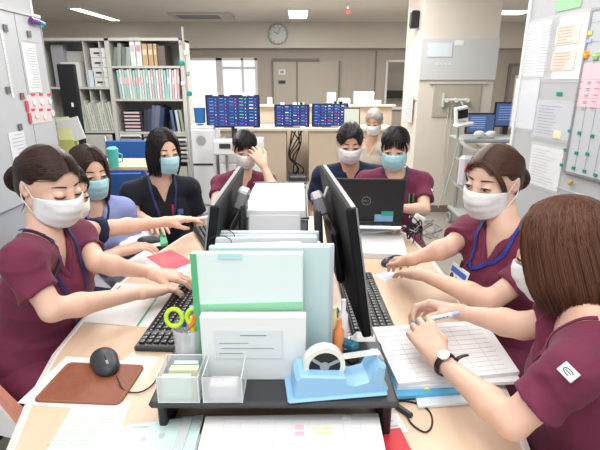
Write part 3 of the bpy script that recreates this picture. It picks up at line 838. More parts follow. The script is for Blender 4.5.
            b = MB(); b.cyl((-.028, .0024, -.008), .010, .0008, 14, axis=(0, 1, 0)); [b.box((.012, .003, -.005-.008*i), (.04, .0006, .002)) for i in range(3)]
            o = b.build('badge_print', mat('badge_ink', (.06, .08, .12), .5), None); rotate_mesh(o, RB, c); world_to(o, bo)
            b = MB(); b.box((0, .002, .046), (.012, .006, .025), bev=.002); o = b.build('badge_clip', mat('black_plastic', (.012, .012, .014), .4), None); rotate_mesh(o, RB, c); world_to(o, bo)
    if patch:   # (side, fraction, angle)
        sd, fr, dr = patch; a = sh[sd]; El = np.asarray(arms[sd]['e'], float); p = a+(El-a)*fr+nz(dr)*.08
        c, n_ = base_shirt.project(p); ax = nz(El-a); ax = nz(ax-np.dot(ax, n_)*n_); si = np.cross(-ax, n_); RB = np.stack([si, n_, -ax], 1)
        b = MB(); b.box((0, 0, 0), (.030, .004, .022), bev=.001); o = b.build('sleeve_label', mat('white_label', (.85, .85, .86), .6), None); rotate_mesh(o, RB, c+n_*.003); world_to(o, root)
        b = MB(); b.tube([(.009*math.cos(t), .0025, .005*math.sin(t)) for t in np.linspace(.4, 5.2, 12)], .0009, 5); b.tube([(-.006, .0025, 0), (.006, .0025, 0)], .0008, 5)
        o2 = b.build('label_print', mat('badge_ink', (.06, .08, .12), .5), None); rotate_mesh(o2, RB, c+n_*.003); world_to(o2, o)
    root['_shirt'] = 0; del root['_shirt']
    return root, base_shirt, T, sh
def wloc(o):
    v = Vector((0, 0, 0))
    while o is not None: v += o.location; o = o.parent
    return v
def world_to(o, parent):
    """a mesh modelled in world coordinates becomes a part of an unrotated parent"""
    d = wloc(parent); o.data.transform(Matrix.Translation(-d-o.location)) if o.location.length else o.data.transform(Matrix.Translation(-d))
    o.location = (0, 0, 0); o.parent = parent
    return o
def rotate_mesh(o, R, c):
    M = Matrix(((*R[0], c[0]), (*R[1], c[1]), (*R[2], c[2]), (0, 0, 0, 1))); o.data.transform(M)
Z = V(0, 0, 1); DN = (0, 0, -1)
# left front nurse typing
hw = W(140, 293, 1.45); tw = G(180, 287, .745)
r1 = person('nurse with a low hair bun typing at the left front, maroon scrubs and white mask',
    W(50, 184, 1.36), (.84, -.38, -.26), W(45, 234, 1.37), (.95, -.28), dict(
    R=dict(s=W(22, 262, 1.22), e=W(52, 310, 1.235), w=hw, d=nz(tw-hw), n=(.25, .1, -1), curl=(.18, .40, .30)),
    L=dict(e=W(96, 262, 1.46), w=W(150, 273, 1.59), d=nz(G(188, 278, .75)-W(150, 273, 1.59)), n=(.2, .1, -1), curl=(.22, .42, .3))),
    'bun', 'dark', q=0, seed=3, lanyard=('navy', False), trim=None, bangs=False, closed=True, hk=.97, body_k=.88)
r1b = person('nurse in navy scrubs mostly hidden behind the nearest left nurse, reaching over the desk',
    W(64, 190, 1.72), (.85, -.30, -.32), W(60, 228, 1.70), (.95, -.2), dict(
    L=dict(e=W(112, 228, 1.80), w=W(163, 222, 1.96), d=nz(W(190, 218, 2.02)-W(163, 222, 1.96)), n=(.1, 0, -1), curl=(.15, .3, .25), thumb=.6, s=W(80, 232, 1.70), sleeve=.72),
    R=dict(e=W(92, 266, 1.62), w=W(117, 252, 1.78), d=nz(W(143, 246, 1.84)-W(117, 252, 1.78)), n=DN, curl=(.25, .4, .3))),
    'tied', 'black', top='navy', q=1, seed=4, patch=('L', .5, (.2, -1, .3)))
r2 = person('nurse in lilac scrubs with navy trim and pale blue mask, second face on the left',
    W(89, 172, 2.02), (.70, -.66, -.14), W(91, 203, 2.04), (.72, -.66), dict(),
    'longbob', 'dark', top='lilac', mask='blue', q=1, seed=5, bangs=False, trim=mat('navy_piping', (.012, .02, .06), .8))
r3 = person('nurse with a dark bob in black scrubs and pale blue mask beside the shelves',
    W(164, 151, 2.42), (.60, -.78, -.12), W(161, 179, 2.47), (.45, -.88), dict(
    R=dict(e=W(134, 216, 2.42), w=W(152, 222, 2.28), d=nz(V(.5, -.8, .05)), n=DN)),
    'bob', 'black', top='black', mask='blue', q=1, seed=6, lanyard=('navy', False), bangs=False)
r4 = person('nurse in maroon scrubs holding her hand to her white mask below the large monitor',
    W(245, 148, 2.85), (.18, -.90, -.28), W(243, 174, 2.90), (.1, -1), dict(
    L=dict(e=W(274, 192, 2.70), w=W(264, 166, 2.72), d=nz(W(254, 151, 2.74)-W(264, 166, 2.72)), n=(-.5, .8, .2), curl=(.3, .5, .4)),
    R=dict(e=W(216, 204, 2.78), w=W(226, 214, 2.62), d=nz(V(.4, -.9, 0)), n=DN)),
    'tied', 'black', q=1, seed=7, fringe=True)
r5 = person('short-haired man in navy scrubs and white mask behind the laptop',
    W(350, 143, 2.80), (-.02, -.92, -.26), W(350, 165, 2.88), (.1, -1), dict(),
    'short', 'black', top='navy', q=1, seed=8, male=True, skin_i=1, wid=.185)
r6 = person('nurse in maroon scrubs and pale blue mask working at the open laptop',
    W(395, 147, 2.48), (-.24, -.90, -.24), W(395, 171, 2.54), (-.12, -1), dict(
    L=dict(e=W(424, 210, 2.45), w=W(398, 208, 2.34), d=nz(V(-.95, -.12, -.05)), n=DN),
    R=dict(e=W(358, 212, 2.52), w=W(366, 214, 2.42), d=nz(V(.6, -.5, 0)), n=DN)),
    'tied', 'black', mask='blue', q=1, seed=9, fringe=True, lanyard=('navy', False), patch=('L', .35, (1, -.6, .3)))
r7 = person('grey-haired older person in a beige shirt and white mask far back by the counter',
    W(374, 122, 4.3), (-.35, -.85, -.25), W(371, 142, 4.35), (-.5, -.9), dict(),
    'short', 'grey', top='beige', q=2, seed=10, skin_i=1)
wa, wb = W(421, 274, 1.50), W(414, 259, 1.60)
r8 = person('nurse with a brown bun, blue lanyard and ID badge in maroon scrubs on the right',
    W(493, 180, 1.45), (-.78, -.52, -.16), W(505, 225, 1.44), (-.90, -.38), dict(
    L=dict(e=W(490, 301, 1.35), w=wa, d=nz(G(390, 270, .735)-wa), n=(.0, .1, -1), curl=(.12, .25, .2), sleeve=.66),
    R=dict(e=W(449, 247, 1.55), w=wb, d=nz(G(391, 260, .75)-wb), n=(0, .1, -1), curl=(.25, .45, .35))),
    'bun', 'brown', q=0, seed=11, lanyard=('blue', True, .115, .045), roll=.04, body_k=.9)
wl, wr = W(440, 360, 1.085), W(464, 313, 1.24)
r9 = person('nurse with a brown bob seen from behind in maroon scrubs writing at the right front',
    W(562, 250, 1.0), (-.80, .50, -.34), W(585, 312, .96), (-.88, .30), dict(
    L=dict(e=W(512, 422, .885), w=wl, d=nz(W(424, 334, 1.14)-wl), n=(.35, .45, -.8), curl=(.55, .8, .6), thumb=.7, sleeve=.62, s=W(573, 372, .84)),
    R=dict(e=W(522, 326, 1.10), w=wr, d=nz(W(440, 308, 1.27)-wr), n=(-.3, -.5, -.75), curl=(.5, .8, .5), thumb=.8, sleeve=.55, s=W(570, 318, 1.05))),
    'bob', 'redbrown', q=0, seed=12, patch=('L', .12, (-.6, -.9, .9)), bangs=False)
# ------------------------------------------------------------------ desk and what lies on it
TZ = .70
def clr(name, c, r=.5, **k): return mat(name, c, r, **k)
M_clear = mat('clear_plastic', (.90, .94, .96), .08, alpha=.32, spec=.8)
M_milky = mat('milky_plastic', (.86, .90, .93), .25, alpha=.45)
M_mint = mat('mint_card', (.62, .80, .76), .55)
M_green = mat('green_tape', (.10, .46, .22), .5)
def thing(name, loc, rz, label, cat, group=None): return empty(name, tuple(loc), rz, label, cat, group)
ol = [(-.50, .52), (-.575, .70), (-.635, .90), (-.675, 1.10), (-.685, 1.30), (-.67, 1.55), (-.63, 1.85), (-.56, 2.12), (-.44, 2.34), (-.28, 2.44), (.25, 2.44), (.42, 2.36), (.52, 2.15), (.555, 1.85), (.555, 1.55), (.53, 1.20), (.49, .90), (.45, .70), (.40, .52), (-.05, .47)]
ol = ol[::-1]
t = thing('nurse_table', (0, 1.4, 0), 0, 'long shared desk with pale wood top and rounded outline', 'desk')
cx_, cy_ = -.06, 1.45
b = MB(); b.prism([(p[0], p[1]-1.4) for p in ol], TZ-.034, TZ); b.build('tabletop', M_wood, t)
b = MB(); b.tube([(p[0], p[1]-1.4, TZ-.017) for p in ol], .019, 8, closed=True); b.build('edge_band', M_band, t, True)
for x, y in ((-.36, -.55), (-.36, .75), (.28, -.55), (.28, .75)): MB().cyl((x, y, 0), .028, TZ-.034, 16).build('leg', M_steel, t)
MB().box((-.05, .1, .45), (.03, 1.3, .40)).build('modesty_panel', M_band, t)
t['keep'] = 1; del t['keep']
def sheet(px, py, sx, sy, rz, z=TZ, th=.0012, m=None, name='paper_sheet', label='', cat='paper', group=None, lines=0, at=None, lm=None, cols=1, grid=False):
    p = G(px, py, z) if at is None else V(*at, z)
    o = MB().box((0, 0, th/2), (sx, sy, th)).build(name, m or M_paper, None, loc=(p[0], p[1], z), rz=rz); tag(o, label, cat, group)
    if lines:
        b = MB()
        for c_ in range(cols):
            x_ = -sx*.42+sx*.84*c_/cols; cw = sx*.84/cols*.9
            for k in range(lines):
                r_ = random.uniform(.5, 1); b.box((x_+cw*r_/2, sy*.40-sy*.8*k/max(1, lines-1), th+.0003), (cw*r_, sy*.8/lines*.35, .0004))
        q = b.build('print', lm or M_ink2, o)
    if grid:
        b = MB()
        for k in range(13): b.box((0, -sy*.42+sy*.84*k/12, th+.0003), (sx*.88, .0008, .0004))
        for k in range(8): b.box((-sx*.44+sx*.88*k/7, 0, th+.0003), (.0008, sy*.84, .0004))
        b.build('ruled_grid', M_ink2, o)
    return o
# keyboards
def keyboard(loc, rz, label):
    t = thing('keyboard', loc, rz, label, 'keyboard', 'black desk keyboards')
    MB().box((0, 0, .008), (.445, .135, .016), bev=.004).build('keyboard_body', M_dark, t)
    rows = 6; n = 0
    for r in range(rows):
        y = .052-.0205*r; b = MB(); b.box((0, y, .0160), (.43, .016, .0015)); x = -.212
        while x < .205:
            if -.066+.212 < x+.212 < 0: pass
            wd = .0165 if not (r == 5 and -.12 < x < -.02) else .095
            if not (.062 < x < .072 or .128 < x < .137) and not (r == 1 and False): b.box((x+wd/2, y, .0185), (wd-.001, .0165, .006), bev=.0018)
            x += wd+.0026
        b.build('key_row', M_black, t)
        b = MB(); x = -.212
        while x < .205: b.box((x+.007, y+.003, .0219), (.004, .004, .0004)); x += .0191
        b.build('key_legends', mat('key_print', (.55, .56, .58), .6), t)
    return t
keyboard((.215, 1.405, TZ), math.radians(91.5), 'black keyboard lying below the right-hand monitor')
k1 = G(139, 344, TZ); keyboard((-.385, 1.325, TZ), math.radians(-93), 'black keyboard under the typing hands at the left')
# monitors
def monitor(cx, cyy, rz, tilt, label, zc):
    """screen facing local -Y"""
    t = thing('computer_monitor', (cx, cyy, TZ), rz, label, 'monitor', 'desktop monitors back to back')
    def tl(o): o.data.transform(Matrix.Translation((0, 0, zc)) @ Matrix.Rotation(-tilt, 4, 'X') ); return o
    tl(MB().box((0, .007, 0), (.545, .024, .335), bev=.005).build('monitor_shell', mat('monitor_black', (.007, .0075, .009), .62, spec=.25), t))
    tl(MB().box((0, -.0065, .004), (.527, .003, .300)).build('screen', mat('screen_glass', (.01, .012, .016), .12, emit=(.25, .32, .45), es=.12), t))
    b = MB(); b.box((0, .001, .1675), (.540, .010, .003)); b.box((.2725, -.0045, 0), (.003, .004, .330)); b.box((-.2725, -.0045, 0), (.003, .004, .330))
    tl(b.build('silver_rim', mat('satin_silver', (.30, .30, .31), .4, metal=.5), t))
    tl(MB().box((0, .034, -.02), (.20, .022, .16), bev=.01).build('vent_housing', M_black, t))
    MB().box((.03, .066, .19), (.070, .020, .37), rx=-.05, bev=.006).build('stand_column', M_dark, t)
    MB().box((.03, .070, .385), (.066, .034, .060), rx=-.35, bev=.006).build('stand_head', mat('stand_silver', (.30, .30, .31), .35, metal=.6), t)
    MB().box((.03, .090, .390), (.022, .006, .014), rx=-.35).build('cable_slot', M_black, t)
    MB().box((0, .060, .008), (.20, .13, .014), bev=.006).build('stand_foot', M_dark, t)
    return t
monitor(.128, 1.25, math.radians(94), math.radians(9), 'black monitor on the right seen edge-on from its back', .287)
monitor(-.245, 1.36, math.radians(-90), math.radians(9), 'black monitor on the left seen edge-on from its back', .262)
# riser
t = thing('monitor_riser', (-.053, .885, TZ), 0, 'low black desk riser carrying the files and tape dispenser', 'stand')
MB().box((0, 0, .092), (.510, .235, .016), bev=.006).build('riser_top', M_dark, t)
for s_ in (-1, 1):
    MB().box((s_*.235, 0, .042), (.018, .20, .084), bev=.004).build('riser_leg', M_black, t)
MB().box((0, .085, .070), (.46, .01, .028)).build('rear_rail', M_black, t)
RZ = TZ+.10
# clear desk bins
def bin_(cx, cyy, w_, d_, h_, z, label, group=None):
    t = thing('clear_bin', (cx, cyy, z), 0, label, 'container', group)
    b = MB(); e = .0018
    b.box((0, 0, e/2), (w_, d_, e)); b.box((0, -d_/2, h_/2), (w_, e, h_)); b.box((0, d_/2, h_/2), (w_, e, h_)); b.box((-w_/2, 0, h_/2), (e, d_, h_)); b.box((w_/2, 0, h_/2), (e, d_, h_))
    b.build('bin_wall', M_clear, t)
    r = MB(); r.tube([(-w_/2, -d_/2, h_), (w_/2, -d_/2, h_), (w_/2, d_/2, h_), (-w_/2, d_/2, h_)], .0018, 6, closed=True)
    for sx in (-1, 1):
        for sy in (-1, 1): r.tube([(sx*w_/2, sy*d_/2, 0), (sx*w_/2, sy*d_/2, h_)], .0016, 6)
    r.tube([(-w_/2, -d_/2, .001), (w_/2, -d_/2, .001), (w_/2, d_/2, .001), (-w_/2, d_/2, .001)], .0016, 6, closed=True)
    r.build('bin_rim', mat('clear_plastic_edge', (.80, .86, .88), .2, alpha=.75), t, True)
    return t
A = G(180, 403, RZ); bx = bin_(A[0]-.002, A[1]+.04, .082, .078, .060, RZ, 'left clear bin on the riser holding note pads', 'clear bins on the riser')
Bp = G(222, 403, RZ); bin_(Bp[0]+.002, Bp[1]+.04, .078, .078, .060, RZ, 'right clear bin on the riser, nearly empty', 'clear bins on the riser')
o = MB().box((0, 0, .026), (.058, .012, .052)).build('note_pad', mat('mint_notes', (.62, .86, .74), .7), None, loc=(A[0]-.006, A[1]+.014, RZ+.003)); tag(o, 'mint green note pad standing in the left clear bin', 'note pad')
o = MB().box((0, 0, .026), (.058, .016, .058)).build('note_pad', mat('cream_notes', (.86, .82, .55), .7), None, loc=(A[0]+.004, A[1]+.036, RZ+.003)); tag(o, 'cream note pad standing behind the mint one', 'note pad')
o = MB().box((0, 0, .024), (.050, .012, .056)).build('note_pad', mat('pale_blue_notes', (.60, .78, .88), .7), None, loc=(A[0]+.002, A[1]+.060, RZ+.003)); tag(o, 'pale blue note pad at the back of the left clear bin', 'note pad')
o = MB().box((0, 0, .013), (.055, .035, .026)).build('label_roll_pack', mat('grey_white', (.66, .68, .70), .7), None, loc=(Bp[0], Bp[1]+.03, RZ+.003)); tag(o, 'small pale packet in the right clear bin', 'packet')
# pen cup with scissors and pens, behind the left bin
pc = V(A[0]-.004, A[1]+.125)
t = thing('pen_cup', (pc[0], pc[1], RZ), 0, 'tall clear pen cup behind the left clear bin', 'pen cup')
MB().lathe((0, 0, 0), [(.0, .001), (.030, .001), (.036, .105), (.0345, .105), (.029, .004), (.0, .004)], 24).build('cup_wall', M_clear, t, True)
o = MB().lathe((0, 0, 0), [(0, 0), (.015, 0), (.016, .05), (.012, .06), (.009, .064), (.009, .085), (0, .087)], 16).build('glue_bottle', M_white, None, True, loc=(pc[0]-.004, pc[1]-.004, RZ+.005)); tag(o, 'small white bottle inside the clear pen cup', 'bottle')
yg = mat('lime_plastic', (.55, .80, .04), .35)
t = thing('scissors', (pc[0]-.004, pc[1]-.016, RZ+.006), .1, 'scissors with lime green and orange handles in the pen cup', 'scissors')
def ring(cx, cz, rx, rz_, m, nm, y=0): MB().tube([(cx+rx*math.cos(a), y, cz+rz_*math.sin(a)) for a in np.linspace(0, 2*math.pi, 22)[:-1]], .0048, 8, closed=True).build(nm, m, t, True)
ring(-.021, .128, .017, .021, yg, 'handle'); ring(.021, .126, .016, .020, yg, 'handle', .003)
MB().tube([(.012, -.002, .105), (.020, -.003, .118), (.024, -.003, .135)], .005, 8).build('handle_grip', mat('orange_plastic', (.90, .22, .03), .35), t, True)
b = MB(); b.tube([(-.012, 0, .110), (.004, 0, .085), (.006, 0, .015)], [.005, .005, .001], 6, flat=.4); b.tube([(.012, 0, .108), (-.001, 0, .085), (-.006, 0, .015)], [.005, .005, .001], 6, flat=.4); b.build('blade', M_steel, t, True)
for dx, dy, h_, c_, nm in ((.016, .006, .150, (.95, .25, .10), 'orange'), (.024, -.002, .135, (.85, .05, .30), 'pink'), (.006, .012, .140, (.10, .50, .80), 'blue'), (.012, -.012, .128, (.95, .75, .05), 'yellow'), (-.014, .012, .124, (.05, .10, .40), 'dark blue')):
    t = thing('marker_pen', (pc[0]+dx*.6, pc[1]+dy, RZ+.006), 0, nm+' marker pen standing in the clear pen cup', 'pen', 'pens in the clear cup')
    MB().tube([(0, 0, 0), (dx*.35, 0, h_*.75)], .005, 10).build('barrel', mat('white_plastic', (.8, .8, .8), .4), t, True)
    MB().tube([(dx*.35, 0, h_*.73), (dx*.5, 0, h_)], [.006, .0055], 10).build('pen_cap', mat('cap_'+nm.replace(' ', '_'), c_, .4), t, True)
# files standing on the riser
FY = .885
def folder(x0_, x1_, y, z0_, z1_, m, label, name='file_folder', th=.012, round_=0, group='files standing in the middle of the desk', rx=0, rz=0):
    o = MB().box((0, 0, (z1_-z0_)/2), (x1_-x0_, th, z1_-z0_), rx=rx, bev=max(.0015, round_)).build(name, m, None, loc=((x0_+x1_)/2, y, z0_), rz=rz); return tag(o, label, 'folder', group)
xa = Yp(200, 345, .865)[0]; xb = Yp(306, 345, .865)[0]
fb = folder(xa+.008, xb, .855, RZ, Yp(250, 314, .855)[2], mat('file_box_white', (.80, .83, .83), .55), 'small white file box with a typed label, frontmost of the files', 'file_box', .022)
b = MB(); w_ = xb-xa; hh = Yp(250, 314, .855)[2]-RZ
MB().box((-.01, -.0125, hh*.58), (w_*.62, .0012, hh*.44)).build('paper_label', mat('label_paper', (.72, .76, .78), .7), fb)
b.box((0, -.0135, hh*.72), (w_*.24, .0006, .0026))
for k, (a_, c_) in enumerate(((.50, .5), (.42, .9), (.34, .4))): b.box((-.01-w_*.31*(1-c_)+.004, -.0135, hh*(a_+.10)), (w_*.54*c_, .0006, .0016))
b.build('label_print', M_ink, fb)
zt_ = Yp(250, 252, FY)[2]; xl = Yp(195, 300, FY)[0]; xr = Yp(303, 300, FY)[0]
fA = folder(xl, xr, FY, RZ, zt_, mat('pale_mint_file', (.72, .84, .83), .55), 'tall pale mint folder with a green spine edge', th=.016)
MB().box((-(xr-xl)/2+.005, -.0088, (zt_-RZ)/2), (.013, .002, zt_-RZ-.002)).build('green_spine', M_green, fA)
zz = Yp(250, 305, FY)[2]-RZ; MB().box((.006, -.0088, zz), (xr-xl-.014, .002, .019), ry=-.03).build('green_stripe', mat('pale_green_tape', (.30, .66, .40), .5), fA)
MB().box((-.035, -.009, zt_-RZ-.006), (.05, .002, .012)).build('index_tab', mat('tab_aqua', (.45, .75, .78), .5), fA)
fB = folder(xr-.20, Yp(330, 300, .91)[0], .906, RZ, zt_+.008, mat('clear_file_aqua', (.62, .80, .80), .2, alpha=.8), 'translucent aqua folder behind the green-edged one', th=.010, round_=.004)
fC = folder(xr-.19, Yp(331, 300, .93)[0]+.004, .924, RZ, zt_+.004, mat('clear_file_lilac', (.74, .76, .88), .2, alpha=.8), 'translucent lilac folder, widest on the riser', th=.010)
cols_ = [('white', (.82, .84, .86)), ('cool white', (.72, .80, .86)), ('cream', (.84, .80, .66)), ('pale grey', (.66, .70, .74)), ('pale blue', (.58, .72, .84))]
t = thing('file_rack', (-.075, 1.10, TZ), 0, 'dark rack holding the rear row of files on the desk', 'rack')
MB().box((0, 0, .006), (.30, .24, .012), bev=.002).build('rack_base', M_dark, t)
for s_ in (-1, 1): MB().box((s_*.147, 0, .08), (.006, .24, .15), bev=.002).build('rack_side', M_dark, t)
for k in range(11):
    nm, c_ = cols_[[0, 1, 0, 2, 0, 3, 1, 0, 4, 0, 1][k]]
    y = .995+.0205*k; h_ = .312+random.uniform(-.016, .018); x_ = random.uniform(-.012, .008)
    o = folder(-.215+x_, .055+x_, y, TZ+.012, TZ+.012+h_, mat('file_'+nm.replace(' ', '_'), c_, .6), nm+' file standing in the rear rack, '+['first', 'second', 'third', 'fourth', 'fifth', 'sixth', 'seventh', 'eighth', 'ninth', 'tenth', 'eleventh'][k]+' from the front', th=.011, rz=random.uniform(-.025, .025), rx=random.uniform(-.03, .03))
    if k in (0, 3, 6): MB().box((-.08+.05*k/2, 0, h_+.004), (.03, .004, .010)).build('index_tab', mat(['tab_orange', 'tab_pink', 'tab_aqua'][k//3], [(.95, .60, .15), (.95, .45, .45), (.4, .75, .78)][k//3], .5), o)
# papers sticking out on top of the rack
p = sheet(0, 0, .21, .10, .08, z=1.036, at=(-.10, 1.02), label='loose white sheet lying on top of the rear files', name='loose_sheet', lines=4)
for k in range(2):
    b = MB(); b.tube([(-.20+.03*math.cos(a), 1.12-.05*k, 1.035+.02*math.sin(a)) for a in np.linspace(0, 2*math.pi, 20)[:-1]], .0012, 6, closed=True); o = b.build('binder_ring', M_black); tag(o, ['black binding ring at the left of the rear files, farther one', 'black binding ring at the left of the rear files, nearer one'][k], 'ring', 'binding rings')
# letter tray unit between the monitors
t = thing('letter_tray', (-.078, 1.525, TZ), 0, 'tall letter tray unit between the monitors with paper on top', 'tray')
for k in range(4): MB().box((0, 0, .02+.075*k), (.205, .42, .006)).build('shelf', M_dark, t)
for s_ in (-1, 1):
    for yy in (-.2, .2): MB().cyl((s_*.098, yy, 0), .005, .325, 8).build('post', M_black, t)
b = MB(); b.tube([(-.102, -.21, .325), (.102, -.21, .325), (.102, .21, .325), (-.102, .21, .325)], .005, 6, closed=True); b.tube([(-.102, .21, .345), (.102, .21, .345)], .004, 6); b.build('wire_rim', mat('dark_wire', (.10, .11, .11), .3, metal=.7), t, True)
MB().box((0, 0, .30), (.196, .41, .05)).build('inner_tray', M_gray, t)
o = MB().box((0, 0, .011), (.186, .39, .022)).build('paper_stack', M_paper, None, loc=(-.078, 1.525, TZ+.325)); tag(o, 'thick stack of white paper in the tray between the monitors', 'paper stack')
o = MB().box((0, 0, .055), (.155, .006, .11), rx=-.5, bev=.004).build('file_divider', mat('translucent_grey', (.50, .52, .53), .4), None, loc=(-.075, 1.27, TZ+.24)); tag(o, 'grey plastic divider leaning in front of the paper stack', 'divider')
MB().box((0, .006, .055), (.12, .004, .08), rx=-.5).build('divider_pocket', mat('grey_white', (.66, .68, .70), .7), o)
o = tag(MB().box((0, 0, .007), (.24, .34, .014)).build('yellow_folder', mat('pale_yellow', (.85, .88, .40), .6), None, loc=(-.27, 1.92, TZ)), 'pale yellow folder on the desk behind the left monitor', 'folder')
o = tag(MB().tube([(0, 0, 0), (.035, .01, .10)], .004, 8).build('white_pen', M_white, None, True, loc=(.045, 1.28, TZ+.33)), 'white pen sticking up beside the right monitor stand', 'pen')
# tape dispenser
tp = G(336, 402, RZ)
t = thing('tape_dispenser', (tp[0]+.006, tp[1]+.045, RZ), math.radians(7), 'light blue desktop tape dispenser with a roll of clear tape', 'tape dispenser')
bl = mat('light_blue_plastic', (.30, .55, .80), .35)
prof = [(-.098, 0), (.098, 0), (.102, .012), (.092, .03), (.094, .066), (.082, .072), (.073, .06), (.060, .036), (.030, .030), (.012, .036), (.008, .050), (-.084, .060), (-.092, .052)]
b = MB(); n = len(prof); dp = .034
vs = []; 
for sy, sc in ((-dp, 1.0), (-dp+.005, 1.0), (dp-.005, 1), (dp, 1.0)):
    ins = .004 if abs(sy) == dp else 0
    for x, z in prof:
        vs.append((x*(1-ins/.1), sy, max(.0, z-ins if z > .01 else z)))
fs = [tuple(range(n)), tuple(range(3*n, 4*n))[::-1]]
for k in range(3):
    for i in range(n): fs.append((k*n+i, (k+1)*n+i, (k+1)*n+(i+1) % n, k*n+(i+1) % n))
b.add(vs, fs); b.build('dispenser_body', bl, t)
b = MB(); b.box((-.005, 0, .004), (.208, .082, .008), bev=.004); b.build('base_plate', bl, t)
def ringmesh(r0, r1, w_, c, n=32):
    b = MB(); vs = []; fs = []
    for k in range(n):
        a = 2*math.pi*k/n
        for r, y in ((r0, -w_/2), (r1, -w_/2), (r1, w_/2), (r0, w_/2)): vs.append((c[0]+r*math.cos(a), c[1]+y, c[2]+r*math.sin(a)))
    for k in range(n):
        j = (k+1) % n
        for q in range(4): fs.append((k*4+q, j*4+q, j*4+(q+1) % 4, k*4+(q+1) % 4))
    return b.add(vs, fs)
rc = (-.030, 0, .062)
ringmesh(.033, .043, .024, rc).build('tape_roll', mat('clear_tape', (.80, .82, .74), .25), t, True)
ringmesh(.010, .033, .020, rc).build('roll_core', M_black, t, True); MB().cyl((rc[0], -.012, rc[2]), .010, .024, 16, axis=(0, 1, 0)).build('hub', M_gray, t, True)
for k in range(3):
    a = k*2.09+.4; MB().box((rc[0]+.021*math.cos(a), -.011, rc[2]+.021*math.sin(a)), (.022, .003, .006), ry=-a).build('hub_spoke', M_gray, t)
MB().box((.088, 0, .070), (.012, .030, .004), ry=-.5).build('cutter_blade', M_steel, t)
MB().box((.038, 0, .078), (.098, .020, .0008), ry=-.08).build('tape_strip', mat('clear_tape_strip', (.85, .87, .84), .15, alpha=.5), t)
# bits behind the dispenser
q = G(338, 352, RZ)
t = thing('stapler', (q[0]+.005, q[1]-.01, RZ), math.radians(-50), 'dark teal stapler behind the tape dispenser', 'stapler')
MB().box((0, 0, .006), (.10, .026, .012), bev=.004).build('stapler_base', M_black, t); MB().box((0, 0, .034), (.105, .024, .020), ry=-.22, bev=.006).build('stapler_arm', mat('teal_plastic', (.02, .14, .22), .35), t)
for k, (px, py, c_, nm, h_) in enumerate(((333, 345, (.9, .3, .1), 'orange', .10), (328, 352, (.9, .85, .4), 'cream', .12), (337, 340, (.85, .86, .86), 'white', .13))):
    q = Yp(px, 360, .93+.02*k); o = MB().lathe((0, 0, 0), [(0, 0), (.012, 0), (.012, h_*.7), (.006, h_*.78), (.006, h_), (0, h_)], 14).build('glue_stick', mat('stick_'+nm, c_, .4), None, True, loc=(q[0]+.012, q[1], RZ)); tag(o, nm+' glue stick standing between the lilac folder and the dispenser', 'glue stick', 'sticks by the dispenser')
def crumple(name, cx, cyy, z, r, m, label, cat='paper', sc=(1, 1, .7), seed=1):
    F_ = Field(); F_.ell((0, 0, r*sc[2]*.8), (r*sc[0], r*sc[1], r*sc[2]), None, 0); F_.fn(wob(.006, seed, 2.2), 'd'); F_.plane((0, 0, 0), (0, 0, -1), .001)
    o = field_mesh(F_, name, m, .004); o.location = (cx, cyy, z)
    o.data.polygons.foreach_set('use_smooth', [False]*len(o.data.polygons)); return tag(o, label, cat)
q = G(366, 352, TZ); crumple('crumpled_tissue', q[0], q[1]+.03, TZ, .035, M_paper, 'crumpled white tissue between riser and right keyboard', 'tissue', seed=3)
sheet(345, 322, .12, .16, .1, label='white slip with pink print below the right keyboard', lines=5, lm=mat('pink_print', (.85, .25, .40), .8))
# mouse, mouse mat
def mouse(loc, rz, label, s=1.0):
    t = thing('computer_mouse', loc, rz, label, 'mouse', 'computer mice')
    F_ = Field(); F_.ell((0, 0, .008), (.0315*s, .060*s, .023*s), None, 0); F_.ell((0, -.016, .010), (.034*s, .040*s, .026*s), None, .01); F_.ell((0, .022, .008), (.030*s, .036*s, .019*s), None, .008); F_.plane((0, 0, 0), (0, 0, -1), .002)
    field_mesh(F_, 'mouse_body', mat('mouse_graphite', (.035, .038, .045), .45), .003, t)
    b = MB(); b.tube([(0, .008, .0345), (0, .030, .029), (0, .050, .020)], .0011, 6); b.build('button_gap', M_black, t); MB().cyl((-.003, .032, .023), .009, .006, 16, axis=(1, 0, 0)).build('scroll_wheel', M_gray, t, True)
    return t
c0 = G(92, 382, TZ+.004)
sheet(80, 376, .215, .19, -.12, label='white paper beneath the brown leather mouse mat', at=(c0[0]-.025, c0[1]+.008))
FM = Field()
t = MB()
pts = []
hx, hy, rr_ = .105, .078, .014
for (sx, sy, a0) in ((1, 1, 0), (-1, 1, 90), (-1, -1, 180), (1, -1, 270)):
    for k in range(5):
        a = math.radians(a0+k*22.5); pts.append((sx*(hx-rr_)+rr_*math.cos(a), sy*(hy-rr_)+rr_*math.sin(a)))
o = MB().prism(pts, 0, .0035).build('mouse_mat', mat('brown_leather', (.27, .085, .045), .5, noise=.12, nscale=40, bump=.2, bscale=300), None, loc=(c0[0], c0[1], TZ+.0013), rz=-.06); tag(o, 'brown leather mouse mat with rounded corners', 'mouse mat')
MB().tube([(p[0]*.95, p[1]*.94, .0038) for p in pts], .0007, 5, closed=True).build('stitching', mat('tan_thread', (.45, .22, .12), .7), o)
m0 = G(105, 366, TZ+.005); mouse((m0[0], m0[1]+.004, TZ+.005), -2.56, 'black mouse lying on the brown leather mat')
pt = [G(117, 380, TZ+.004), G(124, 390, TZ+.004), G(140, 392, TZ+.004), G(153, 384, TZ+.004), G(158, 374, TZ+.004)]
pt[0] = pt[0]+V(0, 0, .012); o = MB().tube(smooth_path(pt, 20), .0018, 6).build('mouse_cable', M_black, None, True); tag(o, 'thin black cable from the mouse to the riser', 'cable')
m1 = G(394, 264, TZ+.002); mouse((m1[0], m1[1], TZ+.002), 2.3-math.pi/2+1.2, 'black mouse under the right nurse\'s hand', .95)
